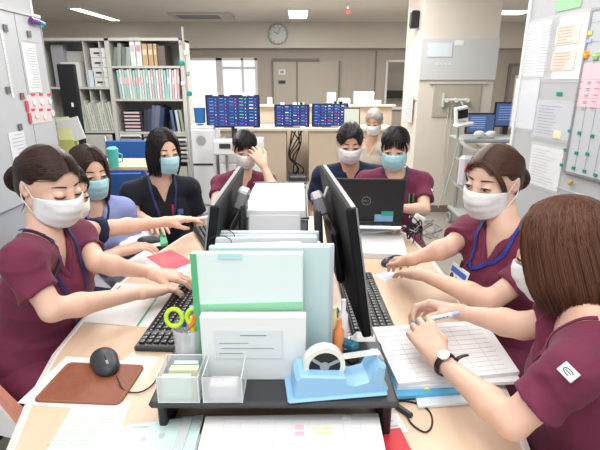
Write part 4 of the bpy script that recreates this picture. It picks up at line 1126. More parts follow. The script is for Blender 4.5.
sheet(389, 276, .10, .075, .5, label='small pale blue note under the right hand', m=M_paper2, name='memo_note', lines=4)
m2 = G(149, 241, TZ+.012); mouse((m2[0], m2[1], TZ+.002), -1.4, 'dark mouse under the hand farther up the left side', .9)
# left papers
def poly_sheet(name, pxs, z, m, label, cat='paper', th=.002, group=None):
    P_ = [G(x, y, z)[:2] for x, y in pxs]; a = sum(P_[i][0]*P_[(i+1) % len(P_)][1]-P_[(i+1) % len(P_)][0]*P_[i][1] for i in range(len(P_)))
    if a < 0: P_ = P_[::-1]
    c = sum(P_)/len(P_); o = MB().prism([p-c for p in P_], 0, th).build(name, m, None, loc=(c[0], c[1], z)); return tag(o, label, cat, group), c
o, c = poly_sheet('printed_sheet', [(30, 480), (75, 403), (131, 402), (104, 480)], TZ+.0002, M_paper, 'printed sheet of small type below the mouse mat', 'paper', .0012)
b = MB()
for r_ in range(9):
    for q_ in range(2):
        y_ = .062-.0105*r_; x_ = -.035+.048*q_-.012*r_*.35; l_ = random.uniform(.022, .038); b.box((x_+l_/2-.004, y_, .0016), (l_, .0028, .0004))
b.build('print', mat('green_print', (.50, .62, .50), .8), o)
o, c = poly_sheet('mint_folder', [(86, 470), (107, 430), (204, 416), (190, 470)], TZ+.026, mat('ice_mint', (.66, .84, .82), .6), 'pale mint folder at the front edge of the desk', 'folder', .004); MB().box((.02, .0, -.013), (.16, .06, .026)).build('folder_pages', M_paper2, o)
for c__, s__ in (((-.03, .045, .0046), (.035, .004, .0004)), ((-.012, .012, .0046), (.012, .010, .0004)), ((.022, .02, .0046), (.012, .014, .0004))): MB().box(c__, s__).build('printed_mark', M_ink2, o)
MB().box((.065, .02, .006), (.02, .10, .006), rz=.0).build('folder_clasp', mat('clear_plastic_edge', (.80, .86, .88), .2, alpha=.75), o)
o, c = poly_sheet('planner', [(192, 480), (206, 421), (378, 418), (390, 480)], TZ+.036, M_paper, 'open white planner with pink and yellow marks at the front edge', 'planner', .012); o.data.transform(Matrix.Identity(4)); pb_ = MB().box((0, 0, -.017), (.30, .11, .034)).build('planner_binder', mat('binder_grey', (.55, .60, .66), .5), o)
b = MB()
for k in range(6): b.box((0, -.05+.022*k, .0125), (.30, .0008, .0006))
for k in range(9): b.box((-.14+.035*k, 0, .0125), (.0008, .12, .0006))
b.build('ruled_grid', mat('faint_rule', (.66, .69, .76), .8), o)
b = MB(); b.box((.015, .040, .0128), (.018, .012, .0004)); b.box((.015, .022, .0128), (.018, .012, .0004)); b.build('pink_mark', mat('pink_marker', (.95, .55, .65), .7), o)
b = MB(); b.box((.06, .038, .0128), (.04, .004, .0004)); b.box((.065, .026, .0128), (.03, .004, .0004)); b.build('yellow_mark', mat('yellow_marker', (.92, .88, .35), .7), o)
MB().box((.112, .066, .014), (.02, .012, .006), bev=.002).build('planner_clip', M_clear, o)
o, c = poly_sheet('red_booklet', [(382, 470), (384, 432), (400, 430), (420, 470)], TZ+.002, mat('red_card', (.62, .03, .05), .5), 'red booklet right of the planner', 'booklet', .006)
sheet(392, 424, .05, .06, .2, label='small printed card above the red booklet', lines=4, name='memo_card', z=TZ+.0002)
# cable coil, right
pt = [G(x, y, TZ+.003) for x, y in ((360, 398), (378, 392), (395, 402), (405, 412), (412, 424), (425, 432), (432, 425), (430, 412), (418, 404), (402, 401), (385, 405))]
o = MB().tube(smooth_path(pt, 60), .0020, 6).build('charging_cable', M_black, None, True); tag(o, 'black cable coiled right of the riser', 'cable')
q = G(404, 411, TZ+.004); w1 = MB().box((0, 0, 0), (.045, .016, .012), bev=.004).build('cable_plug', M_dark, o); w1.data.transform(Matrix.Translation(Vector(q)) @ Matrix.Rotation(-.9, 4, 'Z'))
# left papers under the arms
o, c = poly_sheet('document', [(82, 322), (117, 283), (176, 287), (152, 328)], TZ+.0005, M_paper, 'white form with a green stripe beneath the left nurse\'s arm', 'paper', .002)
P1, P2 = G(136, 326, TZ+.003), G(158, 294, TZ+.003); b = MB(); b.add([P1, P1+V(.008, 0, 0), P2+V(.008, 0, 0), P2], [(0, 1, 2, 3)]); so = b.build('green_stripe', M_green); world_to(so, o)
P1, P2 = G(92, 312, TZ+.003), G(120, 286, TZ+.003); b = MB(); b.add([P1, P1+V(.004, 0, 0), P2+V(.004, 0, 0), P2], [(0, 1, 2, 3)]); so = b.build('blue_stripe', mat('navy_line', (.05, .08, .3), .6)); world_to(so, o)
o, c = poly_sheet('document', [(126, 262), (146, 250), (196, 262), (180, 284), (150, 276)], TZ+.0005, M_paper, 'white sheets beneath the red card', 'paper', .003)
o, c = poly_sheet('red_card', [(147, 257), (171, 250), (193, 262), (168, 272)], TZ+.004, mat('coral_card', (.86, .13, .17), .55), 'coral red card on white sheets beside the left keyboard', 'card', .002)
MB().cyl((0, .005, .002), .002, .0008, 8).build('card_hole', M_dark, o)
o, c = poly_sheet('clipboard', [(118, 250), (121, 231), (163, 228), (168, 246)], TZ+.001, mat('clip_board_grey', (.30, .42, .40), .6), 'clipboard with white form and green end near the lilac nurse', 'clipboard', .005)
o2, c2 = poly_sheet('form', [(119, 249), (122, 233), (158, 230), (161, 246)], TZ+.0062, M_paper, 'x'); [o2.pop(k_) for k_ in ('label', 'category')]; o2.parent = o; o2.location = (c2[0]-c[0], c2[1]-c[1], .0052)
o2, c2 = poly_sheet('green_end', [(159, 230), (164, 229), (168, 245), (161, 247)], TZ+.0062, M_green, 'x', th=.012); [o2.pop(k_) for k_ in ('label', 'category')]; o2.parent = o; o2.location = (c2[0]-c[0], c2[1]-c[1], .005)
# dark keyboard + white wand on the far left side
t = keyboard((-.40, 2.02, TZ), math.radians(-68), 'black keyboard farther up the left side of the desk')
wp = [W(190, 219, 2.00), W(200, 216, 2.03), W(216, 213, 2.06)]
o = MB().tube([W(186, 221, 1.995), W(214, 216, 2.05)], [.008, .007], 10).build('white_stylus', M_white, None, True); tag(o, 'white wand held in the outstretched hand near the left monitor', 'wand')
o = tag(MB().box((0, 0, .05), (.10, .12, .10), bev=.01).build('dark_device', mat('graphite_box', (.10, .10, .11), .5), None, loc=(-.33, 1.93, TZ+.015)), 'dark small device behind the left monitor', 'device') if False else None
# right side: paper stacks, laptop
o = tag(MB().box((0, 0, .012), (.22, .27, .024)).build('paper_stack', M_paper, None, loc=(*G(380, 243, TZ+.024)[:2], TZ), rz=-.15), 'stack of white paper right of the right monitor', 'paper stack')
o = tag(MB().box((0, 0, .004), (.16, .24, .008)).build('document', M_paper2, None, loc=(*G(366, 226, TZ+.024)[:2], TZ+.0245), rz=.3), 'pale documents on the paper stack beside the laptop', 'paper')
lx = Yp(366, 200, 2.05)[0]
t = thing('laptop', (lx, 2.05, TZ+.073), math.radians(-4), 'open black laptop seen from the back', 'laptop')
MB().box((0, .115, .009), (.345, .235, .016), bev=.004).build('laptop_base', M_dark, t)
def tl2(o_, dz_=.108): o_.data.transform(Matrix.Translation((0, .0, .018)) @ Matrix.Rotation(math.radians(9), 4, 'X') @ Matrix.Translation((0, 0, dz_))); return o_
tl2(MB().box((0, 0, 0), (.345, .010, .215), bev=.004).build('lid', mat('laptop_lid', (.014, .016, .020), .5), t))
tl2(MB().tube([(.020*math.cos(a), -.0058, .020*math.sin(a)) for a in np.linspace(0, 2*math.pi, 28)[:-1]], .0012, 6, closed=True).build('logo_ring', mat('logo_silver', (.35, .36, .38), .3, metal=.6), t, True))
b = MB()
# small lettering inside the ring: D E L L
for k, st in enumerate(([(0, 0), (0, 1), (.7, .8), (.7, .2), (0, 0)], [(.7, 0), (0, 0), (0, 1), (.7, 1)], [(0, 1), (0, 0), (.6, 0)], [(0, 1), (0, 0), (.6, 0)])):
    b.tube([(-.014+.0075*k+x*.0068, -.0058, -.004+z*.008) for x, z in st], .0008, 4)
tl2(b.build('logo_letters', mat('logo_silver', (.35, .36, .38), .3, metal=.6), t))
tl2(MB().box((.085, -.0062, -.085), (.085, .002, .035)).build('blue_sticker', mat('sticker_blue', (.25, .50, .75), .5), t))
tl2(MB().box((.100, -.0062, -.062), (.055, .0022, .022)).build('green_sticker', mat('sticker_green', (.03, .40, .30), .5), t))
tl2(MB().box((0, .0058, .004), (.325, .002, .190)).build('screen', mat('laptop_screen', (.02, .03, .05), .3, emit=(.5, .6, .8), es=.5), t))
# silver rail with cables on the right end
t = thing('laptop_stand', (lx+.01, 2.03, TZ), math.radians(-4), 'silver laptop stand rail in front of the laptop', 'stand')
MB().tube([(-.17, .16, .010), (-.17, .0, .073), (-.15, -.02, .075), (.15, -.02, .075), (.17, .0, .073), (.17, .16, .010)], .010, 8).build('rail', M_chrome, t, True)
q = W(414, 236, 2.12)
t = thing('cable_bundle', (q[0], q[1], TZ), 0, 'tangle of black and white cables at the right end of the laptop', 'cable')
rs = random.Random(4)
for k in range(7):
    a0 = rs.random()*6; pts_ = [(.035*math.cos(a0+s_*1.2)*rs.uniform(.5, 1)+.0, .03*math.sin(a0+s_*1.1), .005+.13*rs.random()) for s_ in range(6)]
    MB().tube(smooth_path(pts_, 24), .0026, 6).build('cable', [M_black, M_black, M_gray][k % 3], t, True)
MB().box((.012, -.01, .115), (.05, .03, .045), ry=.5, bev=.006).build('white_plug', M_white, t)
# big open notebook under the writing hands
o, c = poly_sheet('record_book', [(372, 330), (484, 323), (519, 375), (398, 387)], TZ+.026, M_paper, 'large open ruled record book under the writing hands', 'book', .010)
b = MB()
for i in range(12):
    a_, b_ = np.array([372+26*i/12+5, 330+57*i/12+2]), np.array([484+35*i/12-6, 323+52*i/12+2]); A1, B1 = G(*a_, TZ+.0365), G(*b_, TZ+.0365); b.tube([A1, B1], .0005, 4)
    A1, B1 = G(376+9.0*i, 331-.5*i, TZ+.0365), G(402+9.6*i, 384-1.0*i, TZ+.0365)
    if i % 2 == 0: b.tube([A1, B1], .0005, 4)
world_to(b.build('ruled_grid', mat('faint_rule', (.66, .69, .76), .8)), o)
for k, (zz, m_, lb, gr) in enumerate(((TZ+.017, M_paper, 'thick white ledger beneath the open record book', [(378, 334), (484, 328), (521, 384), (397, 390)]), (TZ+.009, mat('blue_file', (.10, .42, .68), .4), 'blue plastic file beneath the white ledger', [(371, 335), (470, 332), (470, 394), (388, 400)]), (TZ+.002, M_paper2, 'pale booklet lowest in the pile at the right', [(405, 360), (490, 352), (476, 404), (418, 409)]))):
    o, c = poly_sheet('ledger', gr, zz, m_, lb, 'book', [.0085, .0078, .0065][k])
q = G(425, 384, TZ+.02); tag(MB().box((0, 0, .001), (.012, .012, .002)).build('sticky_flag', mat('yellow_flag', (.9, .8, .1), .6), None, loc=(q[0], q[1]-.012, TZ+.017)), 'small yellow sticky flag on the blue file', 'sticky flag')
# pen in the writing hand, wrist watch
pa, pb = W(413, 323, 1.225), W(459, 313, 1.19)
t = thing('ballpoint_pen', tuple(pa), 0, 'blue and white pen held by the writing nurse', 'pen')
D_ = pb-pa
MB().tube([V(0, 0, 0), D_*.06, D_*.32], [.0015, .005, .0065], 10).build('pen_tip', mat('pen_blue', (.02, .35, .70), .35), t, True)
MB().tube([D_*.30, D_*.86], .0068, 10).build('barrel', mat('pen_white', (.72, .80, .88), .3), t, True)
MB().tube([D_*.86, D_], [.006, .005], 10).build('pen_end', mat('pen_pale', (.35, .5, .75), .3), t, True)
b = MB()
for k in range(5): b.box(D_*(.42+.08*k)+V(0, -.007, .001), (.006, .001, .002))
b.build('barrel_print', M_dark, t)
r9o = r9[0]; fa = nz(wl-W(512, 422, .885)); wc = wl-fa*.022
e1 = nz(np.cross(fa, Z)); e2 = np.cross(e1, fa)
b = MB(); b.tube([wc+(e1*math.cos(a)+e2*math.sin(a))*.0265 for a in np.linspace(0, 2*math.pi, 28)[:-1]], .0075, 8, closed=True, flat=.4); wb_ = world_to(b.build('wrist_watch', mat('watch_leather', (.030, .012, .015), .5), None, True), r9o)
cc = wc+e2*.026+e1*-.008; nn_ = nz(e2*.9-e1*.3); b = MB(); b.cyl(cc, .0135, .006, 20, axis=nn_); world_to(b.build('watch_case', M_chrome, None, True), wb_)
b = MB(); b.cyl(cc+nn_*.0055, .0110, .001, 20, axis=nn_); world_to(b.build('watch_dial', M_white), wb_)
b = MB(); s0 = wc+e1*.026; b.tube(smooth_path([s0, s0+e1*.010+e2*.012-fa*.0, s0+e1*.040+e2*.010+fa*.004], 10), [.006]*9+[.004], 6, flat=.35); world_to(b.build('strap_tail', mat('watch_leather', (.030, .012, .015), .5), None, True), wb_)
# pens in the laptop nurse's pocket
sh6, T6 = r6[1], r6[2]
for k, (c_, nm) in enumerate((((.05, .35, .12), 'green_pen'), ((.012, .012, .014), 'black_pen'), ((.05, .35, .12), 'green_pen'))):
    p_, n_ = sh6.project(T6(-.075-.014*k, .12, -.135)); n_ = nz(n_); b = MB(); b.tube([p_+n_*.006, p_+n_*.008+V(0, 0, .05)], .0045, 8); world_to(b.build(nm, mat('pen_'+nm, c_, .4), None, True), r6[0])
sh3, T3 = r3[1], r3[2]
p_, n_ = sh3.project(T3(-.035, .12, -.10)); b = MB(); b.tube([p_+n_*.006, p_+n_*.008-V(0, 0, .055)], .006, 8); world_to(b.build('red_pen', mat('pen_red', (.65, .03, .06), .4), None, True), r3[0])
p_, n_ = sh3.project(T3(-.075, .12, -.15)); b = MB(); b.box((0, 0, 0), (.035, .008, .03), bev=.003); o = b.build('blue_tag', mat('tag_blue', (.06, .14, .42), .4)); rotate_mesh(o, rot_to(n_), p_+n_*.006); world_to(o, r3[0])
# ------------------------------------------------------------------ chairs
def office_chair(loc, rz, label, cm, shell, back=True, wrap=0):
    """faces local +Y"""
    t = thing('office_chair', loc, rz, label, 'chair', 'swivel chairs round the desk')
    F_ = Field(); F_.ell((0, 0, .445), (.22, .21, .035), None, 0); F_.cap((-.12, 0, .44), (.12, 0, .44), .03, .03, .03); field_mesh(F_, 'seat', cm, .012, t)
    if back:
        for nm, m_, rr__, dd in (('backrest', cm, .215, 0), ('back_shell', shell, .235, .012)):
            vs = []; fs = []; nu, nv = 17, 8
            for o_ in (0, .022):
                for j in range(nv):
                    v = j/(nv-1); 
                    for i in range(nu):
                        a = (i/(nu-1)*2-1)*(1.15-.25*v+wrap); r_ = rr__+o_*(1 if dd == 0 else .6)
                        vs.append((r_*math.sin(a), -r_*math.cos(a)*(1.0)+.02-.05*v-dd, .50+.24*v*(1-.12*abs(a)*(1+wrap*2.0))-(.05*(1-v)+.012*v if dd else 0)))
            off = nu*nv
            for j in range(nv-1):
                for i in range(nu-1):
                    a = j*nu+i; fs.append((a, a+1, a+nu+1, a+nu)); fs.append((a+off, a+nu+off, a+nu+1+off, a+1+off))
            for i in range(nu-1): fs.append((i, i+off, i+1+off, i+1)); a = (nv-1)*nu+i; fs.append((a, a+1, a+1+off, a+off))
            for j in range(nv-1): a = j*nu; fs.append((a, a+nu, a+nu+off, a+off)); a += nu-1; fs.append((a, a+off, a+nu+off, a+nu))
            MB().add(vs, fs).build(nm, m_, t, True)
        MB().tube([(0, -.16, .42), (0, -.25, .46), (0, -.262, .60)], .016, 8).build('back_support', M_dark, t, True)
    MB().cyl((0, 0, .10), .025, .32, 14).build('column', M_chrome, t, True)
    for k in range(5):
        a = k*2*math.pi/5+.3; lg = MB().tube([(0, 0, .11), (.26*math.cos(a), .26*math.sin(a), .065)], [.022, .014], 8).build('base_leg', M_dark, t, True)
        MB().cyl((.26*math.cos(a)-.012*math.sin(a), .26*math.sin(a)+.012*math.cos(a), .027), .027, .024, 14, axis=(math.sin(a), -math.cos(a), 0)).build('caster', M_black, lg, True)
    return t
coral = mat('coral_vinyl', (.72, .30, .22), .5); gcloth = mat('grey_seat_cloth', (.16, .17, .18), .85, bump=.2, bscale=200)
def seat_for(r, ft, label, cm, shell, back=True, off=.03, wrap=0):
    P_ = r[0].location; f_ = nz(V(ft[0], ft[1], 0)); return office_chair((P_.x-f_[0]*off, P_.y-f_[1]*off, -.005), math.atan2(-f_[0], f_[1]), label, cm, shell, back, wrap)
seat_for(r1, (.95, -.28), 'coral pink chair with a white shell under the front left nurse', coral, M_white, off=-.06, wrap=.8)
seat_for(r1b, (.95, -.2), 'chair under the hidden nurse in navy on the left', gcloth, M_dark, False)
seat_for(r2, (.72, -.66), 'chair under the nurse in lilac scrubs', gcloth, M_dark, False)
seat_for(r3, (.45, -.88), 'chair under the nurse in black scrubs', gcloth, M_dark, False)
seat_for(r4, (.1, -1), 'chair under the nurse with a hand to her mask', gcloth, M_dark, False)
seat_for(r5, (.1, -1), 'chair under the man in navy scrubs', gcloth, M_dark, False)
seat_for(r6, (-.12, -1), 'dark chair under the nurse at the laptop', gcloth, M_gray)
seat_for(r7, (-.5, -.9), 'chair under the grey-haired person far back', gcloth, M_dark, False)
seat_for(r8, (-.90, -.38), 'dark chair under the nurse with the ID badge', gcloth, M_dark, False)
seat_for(r9, (-.88, .30), 'dark chair under the writing nurse at the right front', gcloth, M_dark, False)
# ------------------------------------------------------------------ notice boards beside the desk
class Board:
    """vertical plane through p0 with horizontal direction a; n faces the desk"""
    def __init__(s, p0, a, n): s.p0 = V(*p0, 0); s.a = nz(V(*a, 0)); s.n = nz(V(*n, 0)); s.rz = math.atan2(s.a[1], s.a[0])
    def uv(s, px, py):
        o = V(0, 0, H0); d = W(px, py, 1.0)-o; t = np.dot(s.p0-o, s.n)/np.dot(d, s.n); p = o+d*t; return np.dot(p-s.p0, s.a), p[2]
    def rect(s, pxa, pxb, th=.002, off=.0):
        u0, z0 = s.uv(*pxa); u1, z1 = s.uv(*pxb); return (u0+u1)/2, (z0+z1)/2, abs(u1-u0), abs(z1-z0)
    def put(s, name, u, z, w_, h_, m, th=.002, off=0., label=None, cat=None, group=None, parent=None, ry=0):
        c = s.p0+s.a*u+s.n*(off+th/2); b = MB().box((0, 0, 0), (w_, th, h_), ry=ry)
        o = b.build(name, m, None, rz=s.rz); o.location = (c[0], c[1], z)
        if parent is not None: bake(o, parent)
        return tag(o, label, cat, group)
def bake(o, parent):
    M = Matrix.Translation(o.location) @ Matrix.Rotation(o.rotation_euler.z, 4, 'Z')
    o.data.transform(M); o.location = (0, 0, 0); o.rotation_euler = (0, 0, 0)
    Pm = Matrix.Identity(4); q = parent; ch = []
    while q is not None: ch.append(q); q = q.parent
    for q in ch[::-1]: Pm = Pm @ Matrix.Translation(q.location) @ Matrix.Rotation(q.rotation_euler.z, 4, 'Z')
    o.data.transform(Pm.inverted()); o.parent = parent
M_board = mat('board_white', (.62, .66, .70), .35)
M_teal = mat('magnet_teal', (.01, .28, .25), .4)
# right
far = W(522, 60, 2.83); RB_ = Board((far[0], far[1]), (.15, -1), (-1, -.15))
t = empty('partition_panel', (far[0]+.16, far[1]-1.0, 0), 0, 'tall white partition on the right covered with notices', 'partition')
def bp(u, z, w_, h_, m, nm, th, off, par=t): return RB_.put(nm, u, z, w_, h_, m, th, off, parent=par)
bp(1.05, 1.09, 2.1, 2.02, mat('partition_white', (.50, .52, .54), .5), 'panel_face', .035, -.036)
bp(.012, 1.09, .024, 2.04, M_white, 'side_post', .05, -.042); bp(1.05, 2.11, 2.1, .03, M_white, 'top_rail', .05, -.042); bp(1.05, .04, 2.1, .08, M_gray, 'foot_rail', .06, -.045)
def notice(pa, pb, label, m=None, name='notice', sleeve=True, lines=8, lm=None, cols=1, board=RB_, sgn=1, off=.001, cat='notice'):
    u, z, w_, h_ = board.rect(pa, pb); o = board.put(name, u, z, w_, h_, m or M_paper, .0015, off, label, cat)
    sn = -1   # local -y is toward the viewer side given rz
    n_local = Matrix.Rotation(-board.rz, 3, 'Z') @ Vector(board.n)
    yo = n_local.y*.0016
    if lines:
        b = MB()
        for c_ in range(cols):
            x_ = -w_*.42+w_*.84*c_/cols; cw = w_*.84/cols*.9
            for k in range(lines):
                r_ = random.uniform(.55, 1); b.box((x_+cw*r_/2, yo, h_*.40-h_*.8*k/max(1, lines-1)), (cw*r_, .0008, h_*.8/lines*.3))
        b.build('print', lm or M_ink2, o)
    if sleeve: MB().box((0, yo*1.8, 0), (w_+.02, .0008, h_+.03)).build('clear_sleeve', mat('glossy_film', (.95, .97, 1), .08, alpha=.16, spec=1), o)
    return o
orng = mat('orange_print', (.78, .42, .28), .7)
notice((528, 24), (551, 77), 'pale form in a clear sleeve, farthest on the right partition', lines=16, lm=M_ink2, cols=2)
n_ = notice((553, 19), (582, 79), 'sheet with two orange text blocks in a clear sleeve', lines=0)
notice((558, 27), (579, 43), 'upper orange text block in the clear sleeve', m=mat('peach_paper', (.82, .72, .66), .7), lines=6, lm=orng, sleeve=False, off=.004, name='orange_notice')
notice((554, 52), (574, 70), 'lower orange text block in the clear sleeve', m=mat('peach_paper', (.82, .72, .66), .7), lines=6, lm=orng, sleeve=False, off=.004, name='orange_notice')
notice((538, 102), (569, 141), 'grey printed notice with a yellow sticker below the sleeves', m=mat('grey_paper', (.60, .62, .68), .7), lines=10, lm=M_ink)
notice((555, 130), (561, 139), 'yellow sticker on the grey notice', m=mat('sticker_yellow', (.88, .85, .50), .6), lines=0, sleeve=False, name='sticker', off=.004, cat='sticker')
notice((533, 144), (557, 192), 'white form hanging below the grey notice', lines=12)
notice((517, 78), (533, 130), 'empty glossy sleeve at the far edge of the right partition', m=mat('pale_film', (.76, .79, .82), .15), lines=0)
notice((558, -4), (581, 7), 'green name strip at the top of the right partition', m=mat('strip_green', (.35, .62, .38), .5), lines=1, sleeve=False, name='name_strip', cat='sign')
notice((557, 92), (562, 96), 'teal magnet between the sleeves and the schedule board', m=M_teal, lines=0, sleeve=False, name='magnet', cat='magnet')
# schedule board
u0, z1 = RB_.uv(594, 10); u1, z0 = RB_.uv(554, 188); sb0 = u0
c = RB_.p0+RB_.a*(sb0+.45); sbd = empty('schedule_board', (c[0], c[1], 1.2), 0, 'large magnetic schedule board framed in grey on the right partition', 'board')
zt, zb = z1, .95
def sp(u, z, w_, h_, m, nm, th=.004, off=.0): return RB_.put(nm, u, z, w_, h_, m, th, off, parent=sbd)
sp(sb0+.45, (zt+zb)/2, .9, zt-zb, mat('schedule_white', (.58, .61, .64), .3), 'board_face', .012, .001)
for u_, w_, z_, h_ in ((sb0+.006, .014, (zt+zb)/2, zt-zb), (sb0+.45, .9, zt, .014), (sb0+.45, .9, zb, .014)): sp(u_, z_, w_, h_, mat('aluminium', (.45, .46, .48), .35, metal=.7), 'board_frame', .016, .001)
for k in range(1, 9): sp(sb0+.012+.068*k, (zt+zb)/2-.1, .0012, zt-zb-.25, M_ink, 'column_line', .001, .0135)
for k in range(5): sp(sb0+.45, zt-.06-.09*k, .88, .0012, M_ink, 'row_line', .001, .0135)
def mag(px, py, m, label, nm, w_=.022, h_=.016, cat='magnet', group=None, off=.014):
    u, z = RB_.uv(px, py); return RB_.put(nm, u, z, w_, h_, m, .004, off, label, cat, group)
gi = 0
for r_, pts_ in (('top', ((572, 131), (582, 133), (595, 136))), ('middle', ((568, 150), (579, 153), (590, 154))), ('bottom', ((564, 165), (576, 168), (587, 171), (598, 175)))):
    for ki, (px, py) in enumerate(pts_): mag(px, py, M_teal, 'teal magnet in the '+r_+' row of the schedule board, '+['first', 'second', 'third', 'fourth'][ki]+' from its frame', 'magnet', group=r_+' row of teal magnets')
pinkc = mat('cell_pink', (.85, .62, .68), .6); pc2 = mat('cell_print_red', (.70, .20, .30), .6); gc = mat('cell_print_green', (.15, .50, .42), .6)
u, z, w_, h_ = RB_.rect((585, 64), (604, 108)); sp(u, z, w_, h_, pinkc, 'pink_card', .001, .0135)
for k in range(5):
    for j in range(3):
        uu, zz = RB_.uv(583+9*j-k*1.5, 82+k*6.5); sp(uu, zz, .030, .004, pc2 if j != 1 else gc, 'cell_text', .001, .015); sp(uu, zz-.009, .022, .003, pc2 if j == 1 else pinkc, 'cell_text', .001, .015)
mag(593, 33, mat('sticker_yellow2', (.90, .80, .10), .5), 'yellow flower sticker on the schedule board', 'sticker', .026, .020, 'sticker')
mag(592, 41, mat('sticker_violet', (.45, .48, .80), .5), 'violet sticker below the yellow one', 'sticker', .034, .016, 'sticker')
for px, py, c_, nm in ((589, 55, (.90, .35, .02), 'orange'), (599, 56, (.35, .65, .30), 'green')):
    u, z = RB_.uv(px, py); c = RB_.p0+RB_.a*u+RB_.n*.016; t2 = empty('flower_magnet', (c[0], c[1], z), 0, nm+' flower magnet on the schedule board', 'magnet'); b = MB()
    for k in range(6): a = k*1.047; q_ = RB_.a*(.013*math.cos(a)); b.sph((q_[0], q_[1], .013*math.sin(a)), .009, 8, 6)
    b.build('petals', mat('petal_'+nm, c_, .5), t2, True); b = MB(); q_ = RB_.n*.004; b.sph(tuple(q_), .008, 8, 6); b.build('flower_centre', mat('petal_core', (.95, .75, .1), .5), t2, True)
u, z = RB_.uv(573, 183); c = RB_.p0+RB_.a*u+RB_.n*.018; b = MB(); b.sph((0, 0, 0), .013, 10, 7); b.sph((0, -.012, .012), .006, 8, 6); b.sph((0, .012, .012), .006, 8, 6); o = b.build('bear_magnet', mat('tan_plush', (.55, .36, .15), .7), None, True, loc=tuple(V(c[0], c[1], z))); tag(o, 'small tan animal-shaped magnet low on the schedule board', 'magnet')
notice((556, 186), (600, 199), 'white slip below the tan magnet', lines=3, sleeve=False, off=.016)
# left board
LB = Board((-1.37, 2.55), (0, -1), (1, 0))
t = empty('partition_panel', (-1.38, 1.6, 0), 0, 'tall white partition on the left with charts and magnets', 'partition')
def lp(u, z, w_, h_, m, nm, th, off): return LB.put(nm, u, z, w_, h_, m, th, off, parent=t)
lp(.95, 1.09, 1.9, 2.02, mat('partition_white', (.50, .52, .54), .5), 'panel_face', .035, -.036); lp(.010, 1.09, .020, 2.04, M_white, 'side_post', .045, -.04); lp(.95, 2.11, 1.9, .03, M_white, 'top_rail', .045, -.04); lp(.95, .04, 1.9, .08, M_gray, 'foot_rail', .05, -.042)
u0, zt = LB.uv(37, 17); c = LB.p0+LB.a*(u0+.5)
wbd = empty('white_board', (c[0], c[1], 1.2), 0, 'magnetic white board with a grey top rail on the left partition', 'board')
def wp_(u, z, w_, h_, m, nm, th=.004, off=.001): return LB.put(nm, u, z, w_, h_, m, th, off, parent=wbd)
zb = .85
wp_(u0+.55, (zt+zb)/2, 1.1, zt-zb, mat('schedule_white', (.58, .61, .64), .3), 'board_face', .010)
wp_(u0+.55, zt, 1.1, .016, mat('aluminium', (.45, .46, .48), .35, metal=.7), 'board_frame', .018); wp_(u0+.003, (zt+zb)/2, .006, zt-zb, mat('aluminium', (.45, .46, .48), .35, metal=.7), 'board_frame', .014)
for pa, pb in (((13, 20), (30, 180)),):
    ua, _ = LB.uv(*pa); wp_(ua+.003, (zt+zb)/2, .003, zt-zb-.02, M_ink, 'rule_line', .001, .0115)
redp = mat('red_print', (.75, .08, .12), .6)
nl = lambda a_, b_, lb, **k: notice(a_, b_, lb, board=LB, off=.0125, **k)
nl((-3, 30), (12, 98), 'lined white chart at the left edge of the left board', lines=20, sleeve=False)
nl((18, 42), (40, 92), 'white chart with a faint orange heading on the left board', lines=16, sleeve=False, lm=M_ink2)
nl((19, 40), (38, 43), 'orange heading strip on the left board', lines=0, m=mat('heading_orange', (.85, .50, .35), .6), sleeve=False, name='heading_strip')
o = nl((23, 95), (50, 121), 'red and white magnet chart with rows of round pictures', lines=0, m=mat('rose_white', (.80, .70, .70), .6), sleeve=False, name='magnet_chart', cat='chart')
def onL(px, py, w_, h_, m, nm, lb, cat, group=None, off=.0145, round_=False):
    u, z = LB.uv(px, py)
    if round_:
        c = LB.p0+LB.a*u+LB.n*off; o = MB().cyl((0, 0, 0), w_/2, .004, 14, axis=(1, 0, 0)).build(nm, m, None, loc=(c[0], c[1], z))
        return tag(o, lb, cat, group)
    return LB.put(nm, u, z, w_, h_, m, .004, off, lb, cat, group)
uo, zo = LB.uv(36, 108)
for k, (px, py) in enumerate(((31, 102), (39, 102), (47, 101), (34, 115), (42, 116), (50, 113))):
    onL(px, py, .034, .034, mat('magnet_white_dial', (.85, .82, .80), .4), 'round_magnet', 'round white magnet on the red chart, %s row, %s' % (['upper', 'lower'][k//3], ['left', 'middle', 'right'][k % 3]), 'magnet', 'round magnets on the red chart', round_=True)
    u, z = LB.uv(px, py); c = LB.p0+LB.a*u+LB.n*.0195
for py0 in (94, 109):
    for k in range(3): onL(30+8*k, py0+.5, .030, .010, redp, 'red_name_tag', ['left', 'middle', 'right'][k]+' red name tag in the '+('upper' if py0 == 94 else 'lower')+' row of the chart', 'name tag', ('upper' if py0 == 94 else 'lower')+' red name tags')
for px, py in ((24, 106), (27, 118)): onL(px, py, .022, .05, redp, 'red_tag', ('upper' if py < 110 else 'lower')+' tall red tag left of the round magnets', 'name tag', 'tall red tags')
for px, py, lb in ((2, 28, 'grey clip magnet at the top left edge'), (26, 34, 'grey clip magnet above the orange heading'), (5, 90, 'grey and white clip magnet at the lower left'), (19, 96, 'brown clip magnet left of the red chart'), (17, 127, 'dark clip magnet below the red chart')):
    onL(px, py, .030, .030, mat('clip_grey', (.16, .16, .16), .5) if 'brown' not in lb else mat('clip_brown', (.25, .12, .09), .5), 'clip_magnet', lb, 'magnet')
for px, py, c_, nm in ((41, 24, (.05, .35, .38), 'dark teal'), (40, 43, (.02, .42, .42), 'bright teal'), (43, 53, (.25, .20, .18), 'brown'), (43, 64, (.75, .78, .78), 'white'), (47, 82, (.05, .42, .62), 'small blue'), (52, 107, (.10, .50, .68), 'lower blue')):
    onL(px, py, .022 if 'teal' not in nm else .034, .022, mat('mag_'+nm.replace(' ', '_'), c_, .4), 'round_magnet', nm+' magnet on the right strip of the left partition', 'magnet', off=.002, round_=True)
